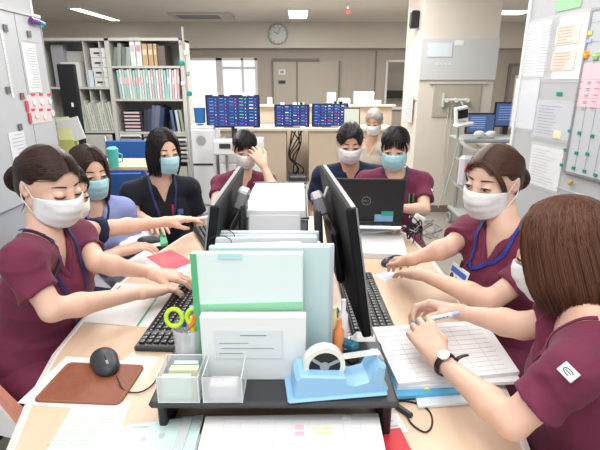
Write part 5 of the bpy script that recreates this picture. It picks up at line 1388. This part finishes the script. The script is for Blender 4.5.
p = LB.p0+LB.a*LB.uv(25, 20)[0]; q_ = LB.p0+LB.a*LB.uv(38, 24)[0]
t2 = empty('board_marker', tuple(V(p[0]+.03, p[1], LB.uv(25, 20)[1])), 0, 'purple marker with blue cap stuck on the left board', 'marker')
e_ = V(0, q_[1]-p[1], LB.uv(38, 24)[1]-LB.uv(25, 20)[1]); MB().tube([V(0, 0, 0), e_*.6], .014, 10).build('marker_body', mat('purple_plastic', (.16, .05, .30), .4), t2, True); MB().tube([e_*.6, e_], .011, 10).build('marker_cap', mat('cyan_plastic', (.03, .38, .50), .4), t2, True)
nl((5, 133), (26, 160), 'lower white form on the left board behind the front nurse', lines=8, sleeve=False)
# yellow-green wall pocket with papers
pk = Yp(52, 150, 2.55); t = empty('paper_pocket', (pk[0], 2.72, 0.0), 0, 'yellow green paper pocket hanging behind the front left nurse', 'pocket')
lime = mat('lime_card', (.68, .74, .22), .6)
MB().box((-.03, .01, .43), (.03, .02, .86)).build('pocket_post', M_gray, t); MB().cyl((-.03, .0, 0), .14, .02, 20).build('pocket_base', M_gray, t)
PZ = .86
MB().box((-.03, .0, PZ+.17), (.20, .012, .34)).build('pocket_back', lime, t); MB().box((-.03, -.04, PZ+.12), (.20, .008, .24), rx=.12).build('pocket_front', lime, t)
for k in range(4): MB().box((-.03, -.028+.006*k, PZ+.26), (.17, .002, .20), ry=.1*k-.1, rx=-.1).build('yellow_sheet', mat('pale_yellow_paper', (.82, .84, .45), .7), t)
o = tag(MB().box((0, 0, .07), (.17, .010, .13), ry=-.25).build('paper_bundle', M_paper, None, loc=(pk[0]+.03, 2.70, Yp(50, 143, 2.7)[2])), 'white papers poking out above the yellow green pocket', 'paper')
# ------------------------------------------------------------------ shelves
SY = 5.45
sx0, sx1, sxm = -2.98, -1.33, -2.16
zy = lambda py, px=120: Yp(px, py, SY)[2]
xx = lambda px, py: Yp(px, py, SY)[0]
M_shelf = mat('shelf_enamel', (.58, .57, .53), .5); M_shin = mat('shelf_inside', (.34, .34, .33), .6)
zt = zy(38); z133 = zy(132)
def cabinet(xa, xb, label, shelves):
    t = empty('storage_shelf', ((xa+xb)/2, SY+.2, 0), 0, label, 'shelf', None); w_ = xb-xa
    for s_ in (-1, 1): MB().box((s_*(w_/2-.012), 0, zt/2), (.024, .40, zt)).build('side_panel', M_shelf, t)
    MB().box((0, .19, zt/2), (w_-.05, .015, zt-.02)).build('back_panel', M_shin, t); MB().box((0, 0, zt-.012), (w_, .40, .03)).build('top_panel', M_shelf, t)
    for z_ in shelves: MB().box((0, 0, z_), (w_-.04, .40, .024)).build('shelf_board', M_shelf, t)
    return t
zR = [zy(67), zy(100), zy(133)]; zL = [zy(88), zy(132)]
cr = cabinet(sxm, sx1, 'grey steel shelf unit, right bay full of files', zR); cl = cabinet(sx0, sxm, 'grey steel shelf unit, left bay with boxes and dividers', zL)
cl['label'] = 'left bay of the grey steel shelves with boxes and slotted files'; cr['label'] = 'right bay of the grey steel shelves full of binders'
for px, zz0, zz1 in ((84, zL[0], zt), (100, zL[0], zt)): x_ = xx(px, 60)-cl.location.x; MB().box((x_, 0, (zz0+zz1)/2), (.012, .36, zz1-zz0-.03)).build('divider', M_shelf, cl)
for px in (72, 81, 91, 101): x_ = xx(px, 105)-cl.location.x; MB().box((x_, 0, (zL[1]+zL[0])/2), (.010, .36, zL[0]-zL[1]-.03)).build('divider', M_shelf, cl)
d_ = MB().box((-.02, -.205, zL[1]/2), (sxm-sx0-.08, .02, zL[1]-.06), bev=.004).build('cabinet_door', M_shelf, cl); MB().box((-.2, -.222, zL[1]-.12), (.22, .015, .04), bev=.004).build('door_handle', mat('handle_brass', (.5, .45, .3), .5), d_)
for k in range(7):
    for j, x_ in enumerate((-.26, .02, .28)):
        z_ = zR[2]-.035-.05*k; dr = MB().box((x_, -.19, z_), (.25, .03, .036), bev=.003).build('drawer', [M_paper, M_gray, mat('drawer_label_mix', (.62, .60, .50), .6)][(k+j) % 3], cr)
        MB().box((x_, -.207, z_-.010), (.22, .004, .010)).build('drawer_slot', M_dark, dr)
MB().box((0, -.17, zR[2]/2-.19), (.76, .03, zR[2]-.42)).build('lower_panel', M_shelf, cr)
# binders in the right bay
def book(x, z, w_, h_, c_, name, label, group, lean=0, depth=.26, y=None, tagc=None, rough=.6):
    key = 'cover_%02x%02x%02x' % tuple(int(255*v) for v in c_); yy = SY+.02+depth/2 if y is None else y
    o = MB().box((0, 0, h_/2), (w_, depth, h_), ry=lean, bev=.002).build(name, mat(key, c_, rough), None, loc=(x, yy, z)); tag(o, label, 'file', group)
    if tagc: MB().box((h_*.62*math.sin(lean), -depth/2-.001, h_*.62), (w_*.72, .002, h_*.22), ry=lean).build('spine_label', mat('spine_'+('%02x%02x%02x' % tuple(int(255*v) for v in tagc)), tagc, .6), o)
    return o
z_ = zR[0]+.012; zR0 = z_
x0_ = sxm+.05
for k, (pxa, pxb, c_, h_, ln, lb, tc) in enumerate(((113, 117, (.22, .24, .22), .20, .18, 'dark leaning file, first on the top shelf of the right bay', None), (117, 121, (.30, .36, .30), .24, .12, 'olive leaning file near the left of the top shelf', None), (121, 126, (.18, .22, .18), .20, .1, 'dark green leaning file on the top shelf', None), (125, 130, (.36, .42, .38), .20, .05, 'grey green file left of the white binders', None),
        (130, 135.5, (.80, .80, .78), .30, 0, 'left white binder of the top shelf', (.55, .55, .58)), (136, 141.5, (.80, .80, .78), .30, 0, 'right white binder of the top shelf', (.60, .30, .40)), (142, 147.5, (.55, .38, .22), .235, 0, 'left tan binder on the top shelf', (.75, .65, .50)), (148, 153, (.50, .34, .20), .235, 0, 'middle tan binder on the top shelf', (.75, .65, .50)), (153.5, 157, (.52, .36, .20), .235, 0, 'right tan binder on the top shelf', (.7, .6, .45)), (157.5, 165, (.16, .13, .11), .215, .0, 'dark brown binder at the right of the top shelf', None))):
    xa, xb = xx(pxa, 60), xx(pxb, 60); book((xa+xb)/2, zR0, xb-xa-.004, h_, c_, 'ring_binder', lb, 'binders on the top shelf of the right bay', ln, tagc=tc)
z_ = zR[1]+.012; n = 24; xa = xx(119, 98); xb = xx(180, 98)
pal = [((.42, .60, .58), 'teal grey'), ((.55, .68, .62), 'pale green'), ((.70, .74, .74), 'pale grey'), ((.36, .58, .54), 'sea green'), ((.68, .45, .50), 'dusty pink'), ((.76, .76, .74), 'off-white')]
seq = [3, 2, 0, 0, 5, 1, 0, 3, 5, 1, 1, 3, 2, 4, 0, 5, 4, 1, 3, 3, 2, 4, 5, 4]
ordn = ['first', 'second', 'third', 'fourth', 'fifth', 'sixth', 'seventh', 'eighth', 'ninth', 'tenth', '11th', '12th', '13th', '14th', '15th', '16th', '17th', '18th', '19th', '20th', '21st', '22nd', '23rd', '24th']
for k in range(n):
    w_ = (xb-xa)/n; c_, nm = pal[seq[k]]; book(xa+w_*(k+.5), z_, w_-.005, .315+.012*((k*7) % 3), c_, 'slim_file', nm+' slim file, '+ordn[k]+' from the left on the middle shelf', 'slim files on the middle shelf', -.05 if k < 6 else (.04 if k > 18 else 0), tagc=(.85, .50, .52) if 2 <= k <= 9 else ((.70, .72, .74) if k % 2 else None))
z_ = zR[2]+.012
for k in range(6):
    x_ = xx(131, 120); o = MB().box((0, 0, .018), (.24, .28, .034), bev=.003).build('stacked_case', mat('case_dark', (.06, .05, .06), .5), None, loc=(x_, SY+.18, z_+.040*k)); tag(o, 'flat dark case, %s from the bottom of the pile on the lower shelf' % ordn[k], 'case', 'flat cases on the lower shelf'); MB().box((0, -.141, .018), (.18, .002, .020)).build('case_label', mat('case_label_rose', (.70, .55, .56), .6), o)
for k, (px, c_, ln, h_, nm) in enumerate(((145, (.03, .04, .06), .10, .25, 'black'), (149, (.05, .06, .10), .12, .26, 'navy'), (153, (.12, .14, .22), .14, .30, 'slate blue'), (157, (.16, .16, .24), .16, .30, 'grey blue'), (161, (.03, .05, .12), .18, .28, 'dark blue'))):
    book(xx(px, 120), z_, .05, h_, c_, 'dark_binder', nm+' leaning binder on the lower shelf', 'leaning dark binders on the lower shelf', ln)
for k, (px, c_, nm) in enumerate(((172, (.10, .14, .28), 'navy'), (177, (.55, .62, .66), 'pale blue'), (181, (.35, .42, .30), 'green'))): book(xx(px, 120), z_, .03, .25, c_, 'dark_binder', nm+' file at the right end of the lower shelf', 'files at the right end', -.1)
# left bay boxes
z_ = zL[0]+.012
for pxa, pxb, pyt, pyb, c_, y_, lb in ((58, 83, 50, 88, (.56, .54, .52), SY+.28, 'grey carton behind the white one in the left bay'), (60, 79, 62, 88, (.72, .72, .71), SY+.12, 'white carton in front in the left bay'), (48, 60, 44, 64, (.40, .40, .44), SY+.2, 'small grey carton at the top left of the shelves'), (86, 92, 70, 87, (.62, .72, .78), SY+.14, 'narrow pale blue box between the cartons')):
    xa, xb = xx(pxa, 70), xx(pxb, 70); h_ = max(.12, zy(pyt)-z_); o = MB().box((0, 0, h_/2), (xb-xa, .20 if y_ < SY+.2 else .15, h_), bev=.003).build('carton', mat('carton_%d' % pxa, c_, .7), None, loc=((xa+xb)/2, y_, z_)); tag(o, lb, 'box')
for k in range(4):
    xa, xb = xx(92, 80), xx(107, 80); h_ = .105; o = MB().box((0, 0, h_/2), (xb-xa, .24, h_-.003), bev=.003).build('label_box', mat('white_carton', (.74, .74, .74), .6), None, loc=((xa+xb)/2, SY+.16, z_+h_*k)); tag(o, 'white box with black print, %s from the bottom of its stack' % ordn[k], 'box', 'white boxes stacked in the left bay')
    b = MB(); b.box((0, -.1215, .05), (.09, .002, .020)); b.box((.02, -.1215, .025), (.05, .002, .006)); b.build('box_print', M_dark, o)
z_ = zL[1]+.012; xa, xb = xx(73, 128), xx(114, 128); n = 19
for k in range(n):
    w_ = (xb-xa)/n; c_ = [(.66, .68, .60), (.58, .62, .46), (.72, .70, .62), (.50, .54, .52), (.70, .72, .70)][(k*3) % 5]; nm = ['pale grey', 'pale olive', 'cream', 'grey green', 'off-white'][(k*3) % 5]
    book(xa+w_*(k+.5)-.01, z_, w_-.007, .30+.015*((k*5) % 4), c_, 'paper_file', nm+' paper file, '+ordn[k]+' from the left in the slotted shelf', 'paper files in the slotted shelf', -.12)
# black panel in front of shelves
p0_, p1_ = Yp(54, 64, 4.7), Yp(78, 135, 4.7)
t = empty('folding_screen', (-2.28, 4.7, 0), 0, 'tall black panel standing before the left shelves', 'screen'); zb_ = p1_[2]; zt_ = p0_[2]
MB().box((0, 0, (zt_+.25)/2), (.17, .05, zt_-.25), bev=.008).build('panel', mat('black_felt', (.008, .009, .011), .9), t); MB().box((0, 0, .03), (.17, .40, .05), bev=.01).build('foot', M_dark, t); MB().box((0, 0, .16), (.03, .03, .25)).build('post', M_dark, t)
MB().box((.02, -.03, 1.2), (.02, .004, .04)).build('white_tag', M_white, t)
# ------------------------------------------------------------------ side table, wheelchair, tumbler
tw_ = .78; q0 = G(100, 166, tw_); q1 = G(150, 160, tw_)
t = empty('side_table', ((q0[0]+q1[0])/2-.05, q0[1]+.18, 0), 0, 'pale wood side table behind the lilac nurse', 'table')
MB().box((0, 0, tw_-.015), (.85, .42, .03), bev=.004).build('tabletop', M_wood, t)
for sx in (-1, 1):
    for sy in (-1, 1): MB().cyl((sx*.38, sy*.17, 0), .016, tw_-.03, 10).build('leg', M_steel, t)
q = G(112, 168, tw_); tq = mat('turquoise_tumbler', (.12, .60, .55), .35)
t = empty('tumbler', (q[0]+.01, q[1]+.02, tw_), 0, 'turquoise lidded tumbler on the side table', 'tumbler'); MB().lathe((0, 0, 0), [(0, 0), (.036, 0), (.044, .14), (.046, .145), (.030, .16), (0, .162)], 20).build('cup', tq, t, True)
MB().tube([(.036, 0, .04), (.070, 0, .05), (.072, 0, .10), (.040, 0, .115)], .006, 8).build('cup_handle', tq, t, True)
bl2 = mat('blue_vinyl', (.02, .10, .34), .5)
t = empty('wheelchair', (-1.72, 4.45, 0), .1, 'blue wheelchair with chrome tubes standing behind the side table', 'wheelchair')
MB().box((0, .22, .63), (.46, .03, .44), bev=.012).build('backrest', bl2, t); MB().box((0, -.22, .40), (.40, .02, .40), bev=.01).build('leg_panel', bl2, t); MB().box((0, 0, .47), (.42, .42, .03), bev=.012).build('seat', bl2, t)
for s_ in (-1, 1):
    MB().tube(smooth_path([(s_*.23, .30, .87), (s_*.23, .23, .86), (s_*.23, .22, .50), (s_*.23, .24, .30)], 16), .011, 8).build('back_tube', M_chrome, t, True)
    MB().tube(smooth_path([(s_*.23, .22, .70), (s_*.23, -.10, .70), (s_*.23, -.18, .62), (s_*.23, -.20, .30), (s_*.23, -.34, .12)], 20), .011, 8).build('arm_tube', M_chrome, t, True)
    MB().tube([(s_*.29, .12+.29*math.cos(a), .295+.29*math.sin(a)) for a in np.linspace(0, 2*math.pi, 36)[:-1]], .012, 6, closed=True).build('wheel', M_black, t, True)
    MB().tube([(s_*.23, -.30+.07*math.cos(a), .078+.07*math.sin(a)) for a in np.linspace(0, 2*math.pi, 20)[:-1]], .010, 6, closed=True).build('front_wheel', M_gray, t, True)
    MB().box((s_*.23, 0, .70), (.04, .26, .03), bev=.008).build('armrest', M_black, t)
# ------------------------------------------------------------------ ward counter with monitors
cy0 = 6.615; cz = .787
t = empty('ward_counter', (.1, cy0+.3, 0), 0, 'long pale counter carrying the patient monitors', 'counter')
ctop = mat('counter_cream', (.68, .60, .50), .4); cfr = mat('counter_wood', (.56, .46, .36), .5, noise=.05, nscale=3)
xl_ = Yp(213, 128, cy0)[0]; xr_ = 1.35
MB().box(((xl_+xr_)/2-.1, 0, cz-.02), (xr_-xl_, .60, .04), bev=.004).build('worktop', ctop, t)
xg0, xg1 = Yp(286, 150, cy0)[0], Yp(309, 150, cy0)[0]
for xa, xb in ((xl_, xg0), (xg1, xr_)): MB().box(((xa+xb)/2-.1, .02, cz/2-.02), (xb-xa, .5, cz-.04)).build('cabinet_front', cfr, t)
MB().box((Yp(338, 150, cy0)[0]-.1, -.235, cz/2), (.008, .006, cz-.1)).build('panel_seam', M_gray, t)
MB().box(((xl_+xr_)/2-.1, .48, .53), (xr_-xl_+.2, .04, 1.04)).build('ledge_front', cfr, t); MB().box(((xl_+xr_)/2-.1, .52, 1.06), (xr_-xl_+.3, .22, .03), bev=.004).build('ledge_top', ctop, t)
rs = random.Random(9)
for k in range(6):
    pts_ = [(Yp(297, 150, cy0)[0]-.1+rs.uniform(-.12, .12), -.12+rs.uniform(-.1, .1), z__) for z__ in (.76, .55, .35, .18, .05, .03)]
    MB().tube(smooth_path(pts_, 24), .010, 6).build('hanging_cable', M_black, t, True)
o = tag(MB().box((0, 0, .06), (.26, .2, .12), bev=.02).build('power_box', M_dark, None, loc=(Yp(298, 160, cy0)[0], cy0-.05, 0)), 'black power box on the floor under the counter gap', 'box')
scr_cols = [mat('trace_%d' % i, c_, .5, emit=c_, es=.55) for i, c_ in enumerate(((.05, .12, .55), (.10, .35, .75), (.05, .55, .25), (.60, .10, .45), (.70, .70, .80), (.65, .08, .08)))]
def patient_monitor(px0_, px1_, py0_, py1_, y, label, stand, seed, cols, rows):
    a_, b_ = Yp(px0_, py0_, y), Yp(px1_, py1_, y); w_ = b_[0]-a_[0]; h_ = a_[2]-b_[2]; zc = (a_[2]+b_[2])/2
    t = empty('patient_monitor', ((a_[0]+b_[0])/2, y+.02, stand), 0, label, 'monitor', None); zc -= stand
    MB().box((0, .02, zc), (w_, .05, h_), bev=.008).build('monitor_shell', M_black, t); MB().box((0, -.0065, zc), (w_-.035, .004, h_-.035)).build('screen', mat('screen_navy', (.01, .015, .05), .2, emit=(.02, .03, .12), es=1), t)
    rr_ = random.Random(seed); b = MB(); ww, hh = w_-.05, h_-.05
    for i in range(cols):
        for j in range(rows):
            x_ = -ww/2+ww*(i+.5)/cols; z__ = zc-hh/2+hh*(j+.5)/rows; cw, chh = ww/cols, hh/rows
            b.cur = rr_.choice([0, 0, 1, 1, 4, 2 if i > 1 else 0, 3 if i > 2 else 1, 5 if rr_.random() < .3 else 0]); b.box((x_-cw*.12, -.009, z__+chh*.1), (cw*.42, .001, chh*rr_.uniform(.10, .28)))
            b.cur = rr_.choice([0, 1, 2, 3, 4]); b.box((x_+cw*.30, -.009, z__-chh*.05), (cw*rr_.uniform(.06, .18), .001, chh*.28))
            b.cur = 0; b.box((x_, -.009, z__-chh*.42), (cw*.9, .001, chh*.06))
    b.build('readout', scr_cols, t)
    MB().box((0, .05, (zc-h_/2)/2+.02), (.06, .04, max(.05, zc-h_/2+.06))).build('stand_column', M_dark, t); MB().box((0, .05, .008), (.24, .18, .016), bev=.004).build('stand_foot', M_dark, t)
    for k in range(4):
        x_ = rr_.uniform(-.42, .42)*w_; MB().box((x_, -.004, zc+h_/2+.006), (.06, .006, .035), ry=rr_.uniform(-.1, .1)).build('taped_note', M_paper, t)
    MB().box((.2*w_, -.010, zc-h_/2+.004), (.35*w_, .004, .018)).build('name_strip', M_paper, t)
    return t
patient_monitor(274, 309.5, 104, 127, cy0+.05, 'patient monitor in the middle of the counter', cz, 3, 4, 7)
patient_monitor(312, 348, 103, 127, cy0+.06, 'patient monitor right of its twin on the counter', cz, 5, 5, 7)
YB2 = 5.3
a_ = Yp(205, 95, YB2)
patient_monitor(204.5, 260, 95, 128, YB2, 'largest patient monitor, at the left above the white cabinets', .78, 8, 5, 9)
# white machine cabinets under the big monitor
def at5(px, py, y): return Yp(px, py, y)
a_, b_ = at5(187, 127, 5.2), at5(216, 165, 5.2)
t = empty('printer_cabinet', ((a_[0]+b_[0])/2, 5.4, 0), 0, 'white floor printer with a round mark beside the shelves', 'printer'); w_ = b_[0]-a_[0]; h_ = a_[2]
MB().box((0, 0, h_/2), (w_, .42, h_-.04), bev=.02).build('printer_body', mat('appliance_white', (.70, .71, .72), .45), t); MB().box((.0, -.02, h_+.0), (w_*.9, .36, .03), rx=.08, bev=.01).build('top_cover', M_white, t)
MB().cyl((0, -.208, h_*.84), .055, .006, 24, axis=(0, -1, 0)).build('round_mark', M_gray, t); MB().box((0, -.212, h_*.55), (w_*.8, .01, .02)).build('paper_slot', M_dark, t)
a_, b_ = at5(218, 128, 5.25), at5(262, 165, 5.25)
t = empty('cabinet', ((a_[0]+b_[0])/2, 5.42, 0), 0, 'low white cabinet beneath the largest patient monitor', 'cabinet'); w_ = b_[0]-a_[0]
MB().box((0, 0, .39), (w_, .42, .77), bev=.01).build('cabinet_body', mat('appliance_white', (.70, .71, .72), .45), t)
for k in range(3): d_ = MB().box((0, -.214, .15+.25*k), (w_-.04, .012, .22), bev=.003).build('drawer', M_white, t); MB().box((0, -.224, .20+.25*k), (.12, .012, .014)).build('drawer_handle', M_gray, d_)
q = at5(225, 148, 4.9); t = empty('label_printer', (q[0], 5.0, 0), 0, 'small white device on a stand behind the nurse with a raised hand', 'device')
zz = q[2]; MB().box((0, 0, zz), (.26, .2, .16), bev=.015).build('device_body', mat('appliance_white', (.70, .71, .72), .45), t); MB().cyl((0, 0, .03), .02, zz-.1, 10).build('stand_pole', M_steel, t); MB().cyl((0, 0, 0), .18, .03, 20).build('stand_base', M_gray, t); MB().box((0, -.102, zz+.02), (.12, .006, .05)).build('device_display', M_dark, t)
q = at5(200, 118, 5.35); o = tag(MB().lathe((0, 0, 0), [(0, 0), (.058, 0), (.066, .17), (.060, .17), (.054, .01), (0, .01)], 20).build('blue_bin', mat('blue_tub', (.03, .16, .42), .4), None, True, loc=(q[0], 5.35, bpy.data.objects['printer_cabinet'].location.z+at5(187, 127, 5.2)[2]+.03)), 'blue tub on top of the white floor printer', 'tub')
t = empty('drip_stand', (Yp(189, 120, 5.0)[0], 5.0, 0), 0, 'grey pole with hanging clips beside the shelves', 'stand'); MB().cyl((0, 0, .0), .012, 1.95, 10).build('pole', M_gray, t)
for k in range(6): MB().box((.03*(-1)**k, -.02, 1.3+.1*k), (.05, .03, .05), rz=k, bev=.01).build('hanging_clip', [mat('magnet_teal', (0, 0, 0)), M_white, M_gray][k % 3], t)
MB().cyl((0, 0, 0), .20, .03, 20).build('base', M_gray, t)
# items on the ledge
for pxa, pxb, pya, pyb, y, lb, nm in ((356, 376, 92, 108, 7.15, 'white square box on the ledge right of the monitors', 'white_box'), (328, 337, 93, 106, 7.15, 'small white card standing on the ledge', 'standing_card'), (340, 352, 99, 108, 7.1, 'white tray left of the square box', 'white_tray'), (266, 271, 98, 107, 7.1, 'small white cube at the left end of the ledge', 'white_cube'), (376, 384, 101, 108, 7.1, 'small white tub right of the square box', 'white_tub')):
    a_, b_ = Yp(pxa, pya, y), Yp(pxb, pyb, y); zb_ = 1.075; h_ = max(.05, a_[2]-zb_); o = MB().box((0, 0, h_/2), (b_[0]-a_[0], .06 if 'card' in nm else .14, h_), bev=.006).build(nm, mat('appliance_white', (.70, .71, .72), .45), None, loc=((a_[0]+b_[0])/2, y+.25, zb_)); o.location.y = 7.435; tag(o, lb, 'box')
# right part of the ward counter, nearer, with a small screen beside the old person
a_, b_ = Yp(350, 111, 5.9), Yp(366, 130, 5.9)
t = empty('small_screen', ((a_[0]+b_[0])/2, 6.66, cz), 0, 'small grey framed screen on the counter beside the older person', 'screen'); MB().box((0, 0, .15), (.24, .03, .26), rx=-.1, bev=.006).build('screen_shell', M_dark, t); MB().box((0, -.018, .152), (.21, .004, .22), rx=-.1).build('screen_face', mat('pale_screen', (.55, .60, .52), .4), t); MB().box((0, .02, .01), (.14, .12, .02)).build('screen_foot', M_dark, t)
# ------------------------------------------------------------------ on the pillar
def pil(px, py): return Yp(px, py, PY0)
a_, b_ = pil(421, 38), pil(497, 80); c = (a_+b_)/2
t = empty('wall_whiteboard', (c[0]-.01, PY0-.012, c[2]), 0, 'wide white board on the pillar with a small framed sheet', 'board')
w_, h_ = b_[0]-a_[0]-.03, a_[2]-b_[2]
MB().box((0, 0, 0), (w_, .016, h_), bev=.003).build('board_face', mat('pillar_board', (.60, .61, .60), .3), t); MB().box((-w_*.26, -.010, h_*.22), (w_*.33, .003, h_*.36)).build('framed_sheet', M_ink2, t); MB().box((-w_*.26, -.012, h_*.22), (w_*.31, .003, h_*.32)).build('sheet', M_paper2, t); MB().box((-w_*.02, -.010, h_*.38), (.09, .003, .05)).build('label', M_paper, t)
b = MB(); [b.box((-w_*.28+.045*k, -.010, -h_*.12), (.03, .004, .012), ry=.5) for k in range(4)]; b.build('magnet_row', M_white, t)
a_, b_ = pil(434, 83), pil(478, 117); c = (a_+b_)/2
t = empty('gas_outlet_panel', (c[0], PY0-.008, c[2]), 0, 'beige outlet panel below the white board on the pillar', 'panel')
MB().box((0, 0, 0), (b_[0]-a_[0], .014, a_[2]-b_[2]), bev=.003).build('panel_plate', mat('plate_taupe', (.46, .42, .34), .5), t); MB().box((0, -.005, (a_[2]-b_[2])/2), (b_[0]-a_[0]+.1, .02, .02)).build('top_rail', M_shelf, t)
for x_ in (-.12, -.02, .10): MB().cyl((x_, -.008, -.0), .022, .05, 14, axis=(0, -1, 0)).build('outlet', M_white, t, True)
MB().tube([(-.14, -.045, .005), (.11, -.045, .005)], .012, 8).build('hose_bar', M_white, t, True); MB().tube(smooth_path([(.03, -.04, 0), (.05, -.08, -.1), (.02, -.1, -.5), (-.06, -.1, -1.0)], 20), .008, 6).build('hose', mat('pale_green_hose', (.45, .58, .50), .4), t, True)
MB().box((-.15, -.03, .0), (.02, .04, .14), bev=.004).build('bracket', M_shelf, t)
for k in range(2): MB().tube(smooth_path([(-.08+.03*k, -.02, -.05), (-.10+.05*k, -.04, -.5), (-.06, -.05, -.9), (-.12, -.1, -1.15)], 20), .005, 6).build('wall_cable', M_shelf, t, True)
q = pil(414, 20); q = V(PX0, 5.25, Yp(413, 20, 5.25)[2]); t = empty('wall_speaker', (PX0-.045, 5.22, q[2]), 0, 'small black speaker high on the pillar corner', 'speaker'); MB().box((0, 0, 0), (.08, .11, .17), bev=.012).build('speaker_box', M_black, t); MB().box((-.042, 0, 0), (.004, .08, .13)).build('grille', M_dark, t)
for k, (y_, za_, zb_, lb) in enumerate(((5.12, 44, 100, 'long white form hanging on the pillar side, nearest the corner'), (5.38, 50, 112, 'second white form hanging on the pillar side'), (5.22, 95, 122, 'short white slip low on the pillar side'))):
    z1_, z0_ = Yp(414, za_, y_)[2], Yp(412, zb_, y_)[2]; o = MB().box((0, 0, 0), (.006, .20, z1_-z0_), ry=0, bev=.001).build('hanging_form', mat('paper_dull_white', (.66, .66, .66), .7), None, loc=(PX0-.012-.01*k, y_, (z1_+z0_)/2), rz=.10); tag(o, lb, 'paper')  # forms in an even, duller white than the other paper
    b = MB(); [b.box((-.004, 0, (z1_-z0_)*(.4-.1*i)), (.001, .15, .006)) for i in range(8)]; b.build('print', M_ink2, o)
# vitals cart with computers
vc = G(462, 222, 0); vx, vy = W(475, 130, 4.4)[0], 4.45
t = empty('computer_cart', (vx+.08, vy, 0), 0, 'grey medical cart on casters carrying two computers', 'cart')
zc_ = Yp(480, 139, vy-.2)[2]
MB().box((.05, 0, zc_-.02), (.62, .40, .035), bev=.01).build('cart_top', mat('cart_grey', (.42, .46, .44), .45), t); MB().box((.0, 0, .16), (.44, .38, .04), bev=.01).build('cart_base', mat('cart_grey', (.42, .46, .44), .45), t)
for s_ in (-1, 1): MB().cyl((s_*.17, .1, .17), .018, zc_-.2, 10).build('cart_post', M_steel, t)
MB().tube(smooth_path([(-.28, -.18, zc_-.01), (-.24, -.22, zc_-.06), (-.10, -.22, zc_-.12), (.15, -.22, zc_-.13)], 16), .018, 8).build('push_handle', M_white, t, True)
for sx in (-1, 1):
    for sy in (-1, 1): MB().tube([(sx*.20, sy*.16+.05*math.cos(a), .055+.05*math.sin(a)) for a in np.linspace(0, 6.28, 18)[:-1]], .014, 6, closed=True).build('caster', M_gray, t, True)
for z_ in (.42, .68): MB().box((0, .02, z_), (.38, .32, .02)).build('cart_shelf', mat('cart_grey', (.42, .46, .44), .45), t)
def pcscreen(px0_, px1_, py0_, py1_, y, rz, label, base):
    a_, b_ = Yp(px0_, py0_, y), Yp(px1_, py1_, y); w_, h_ = b_[0]-a_[0], a_[2]-b_[2]; t = empty('cart_monitor', ((a_[0]+b_[0])/2, y, base), rz, label, 'monitor'); zc = (a_[2]+b_[2])/2-base
    MB().box((0, .015, zc), (w_, .03, h_), bev=.006).build('monitor_shell', M_black, t); MB().box((0, -.002, zc), (w_-.03, .004, h_-.03)).build('screen', mat('blue_screen', (.05, .10, .25), .3, emit=(.03, .045, .10), es=1.0), t)
    b = MB(); [b.box((-w_*.1, -.0045, zc+h_*(.3-.1*i)), (w_*.5, .001, .008)) for i in range(6)]; b.build('screen_rows', mat('row_blue', (.2, .35, .7), .4, emit=(.08, .12, .25), es=1), t)
    MB().box((0, .03, max(.03, (zc-h_/2)/2)), (.05, .02, max(.06, zc-h_/2+.04))).build('stand', M_dark, t); return t
pcscreen(467, 494, 113, 134, 4.5, 0, 'nearer blue-lit screen on the computer cart', zc_)
t3 = pcscreen(496, 520, 102, 127, 4.75, 0, 'farther blue-lit screen right of the computer cart', .80)
t = empty('wall_desk', (t3.location.x+.35, 4.85, 0), 0, 'narrow desk behind the right partition carrying a screen', 'desk'); MB().box((0, 0, .785), (1.1, .5, .03)).build('desk_top', M_shelf, t); [MB().box((s_*.5, 0, .385), (.03, .45, .77)).build('desk_side', M_shelf, t) for s_ in (-1, 1)]
q = Yp(462, 118, vy-.25); t = empty('vital_signs_monitor', (q[0], vy-.22, zc_), .25, 'white handheld vital signs monitor on the cart', 'monitor')
hz = q[2]-zc_; MB().box((0, 0, hz+.02), (.13, .05, .16), ry=-.15, bev=.012).build('monitor_case', M_white, t); MB().box((-.0, -.027, hz+.035), (.10, .004, .075), ry=-.15).build('screen', M_black, t); b = MB(); [b.box((-.03+.02*k, -.028, hz-.03), (.012, .004, .010), ry=-.15) for k in range(4)]; b.build('buttons', M_gray, t); MB().box((.02, -.02, hz-.06), (.17, .09, .03), ry=-.15, bev=.01).build('lower_tray', M_white, t)
MB().cyl((0, .02, 0), .012, max(.05, hz-.03), 10).build('mount_post', M_gray, t)
for px, py, lb in ((480, 129, 'white roll lying on the cart top'), (498, 128, 'white scanner on the cart top')):
    q = Yp(px, py, 4.33); t = o = MB().sph((0, 0, .035), 1, 14, 8, (.055, .035, .035)).build('white_roll' if 'roll' in lb else 'hand_scanner', M_white, None, True, loc=(q[0]-(.0 if px < 490 else .06), 4.33, zc_-.002)); tag(o, lb, 'device')
q = Yp(461, 165, 4.3); t = o = MB().box((0, 0, 0), (.22, .10, .30), bev=.03).build('supply_bag', mat('clear_bag', (.62, .60, .66), .3), None, loc=(vx-.10, vy-.25, .62)); tag(o, 'clear supply bag with red and violet packs hanging on the cart', 'bag')
MB().box((-.03, -.052, .04), (.08, .01, .09), ry=.3, bev=.004).build('red_pack', mat('pack_red', (.55, .04, .08), .4), o); MB().box((.02, -.052, -.07), (.10, .01, .09), ry=-.2, bev=.004).build('violet_pack', mat('pack_violet', (.40, .30, .62), .4), o)
# cables on the floor
rs = random.Random(2)
for k in range(3):
    pts_ = [V(1.15+rs.uniform(-.2, .3), 4.3+rs.uniform(-.35, .4), .008) for _ in range(7)]; o = MB().tube(smooth_path(pts_, 50), .006, 6).build('floor_cable', mat('cable_grey', (.30, .29, .28), .5), None, True); tag(o, ['grey cable lying on the floor nearest the pillar foot', 'grey cable on the floor crossing the one at the pillar foot', 'grey cable on the floor reaching toward the medical cart'][k], 'cable', 'floor cables by the pillar')
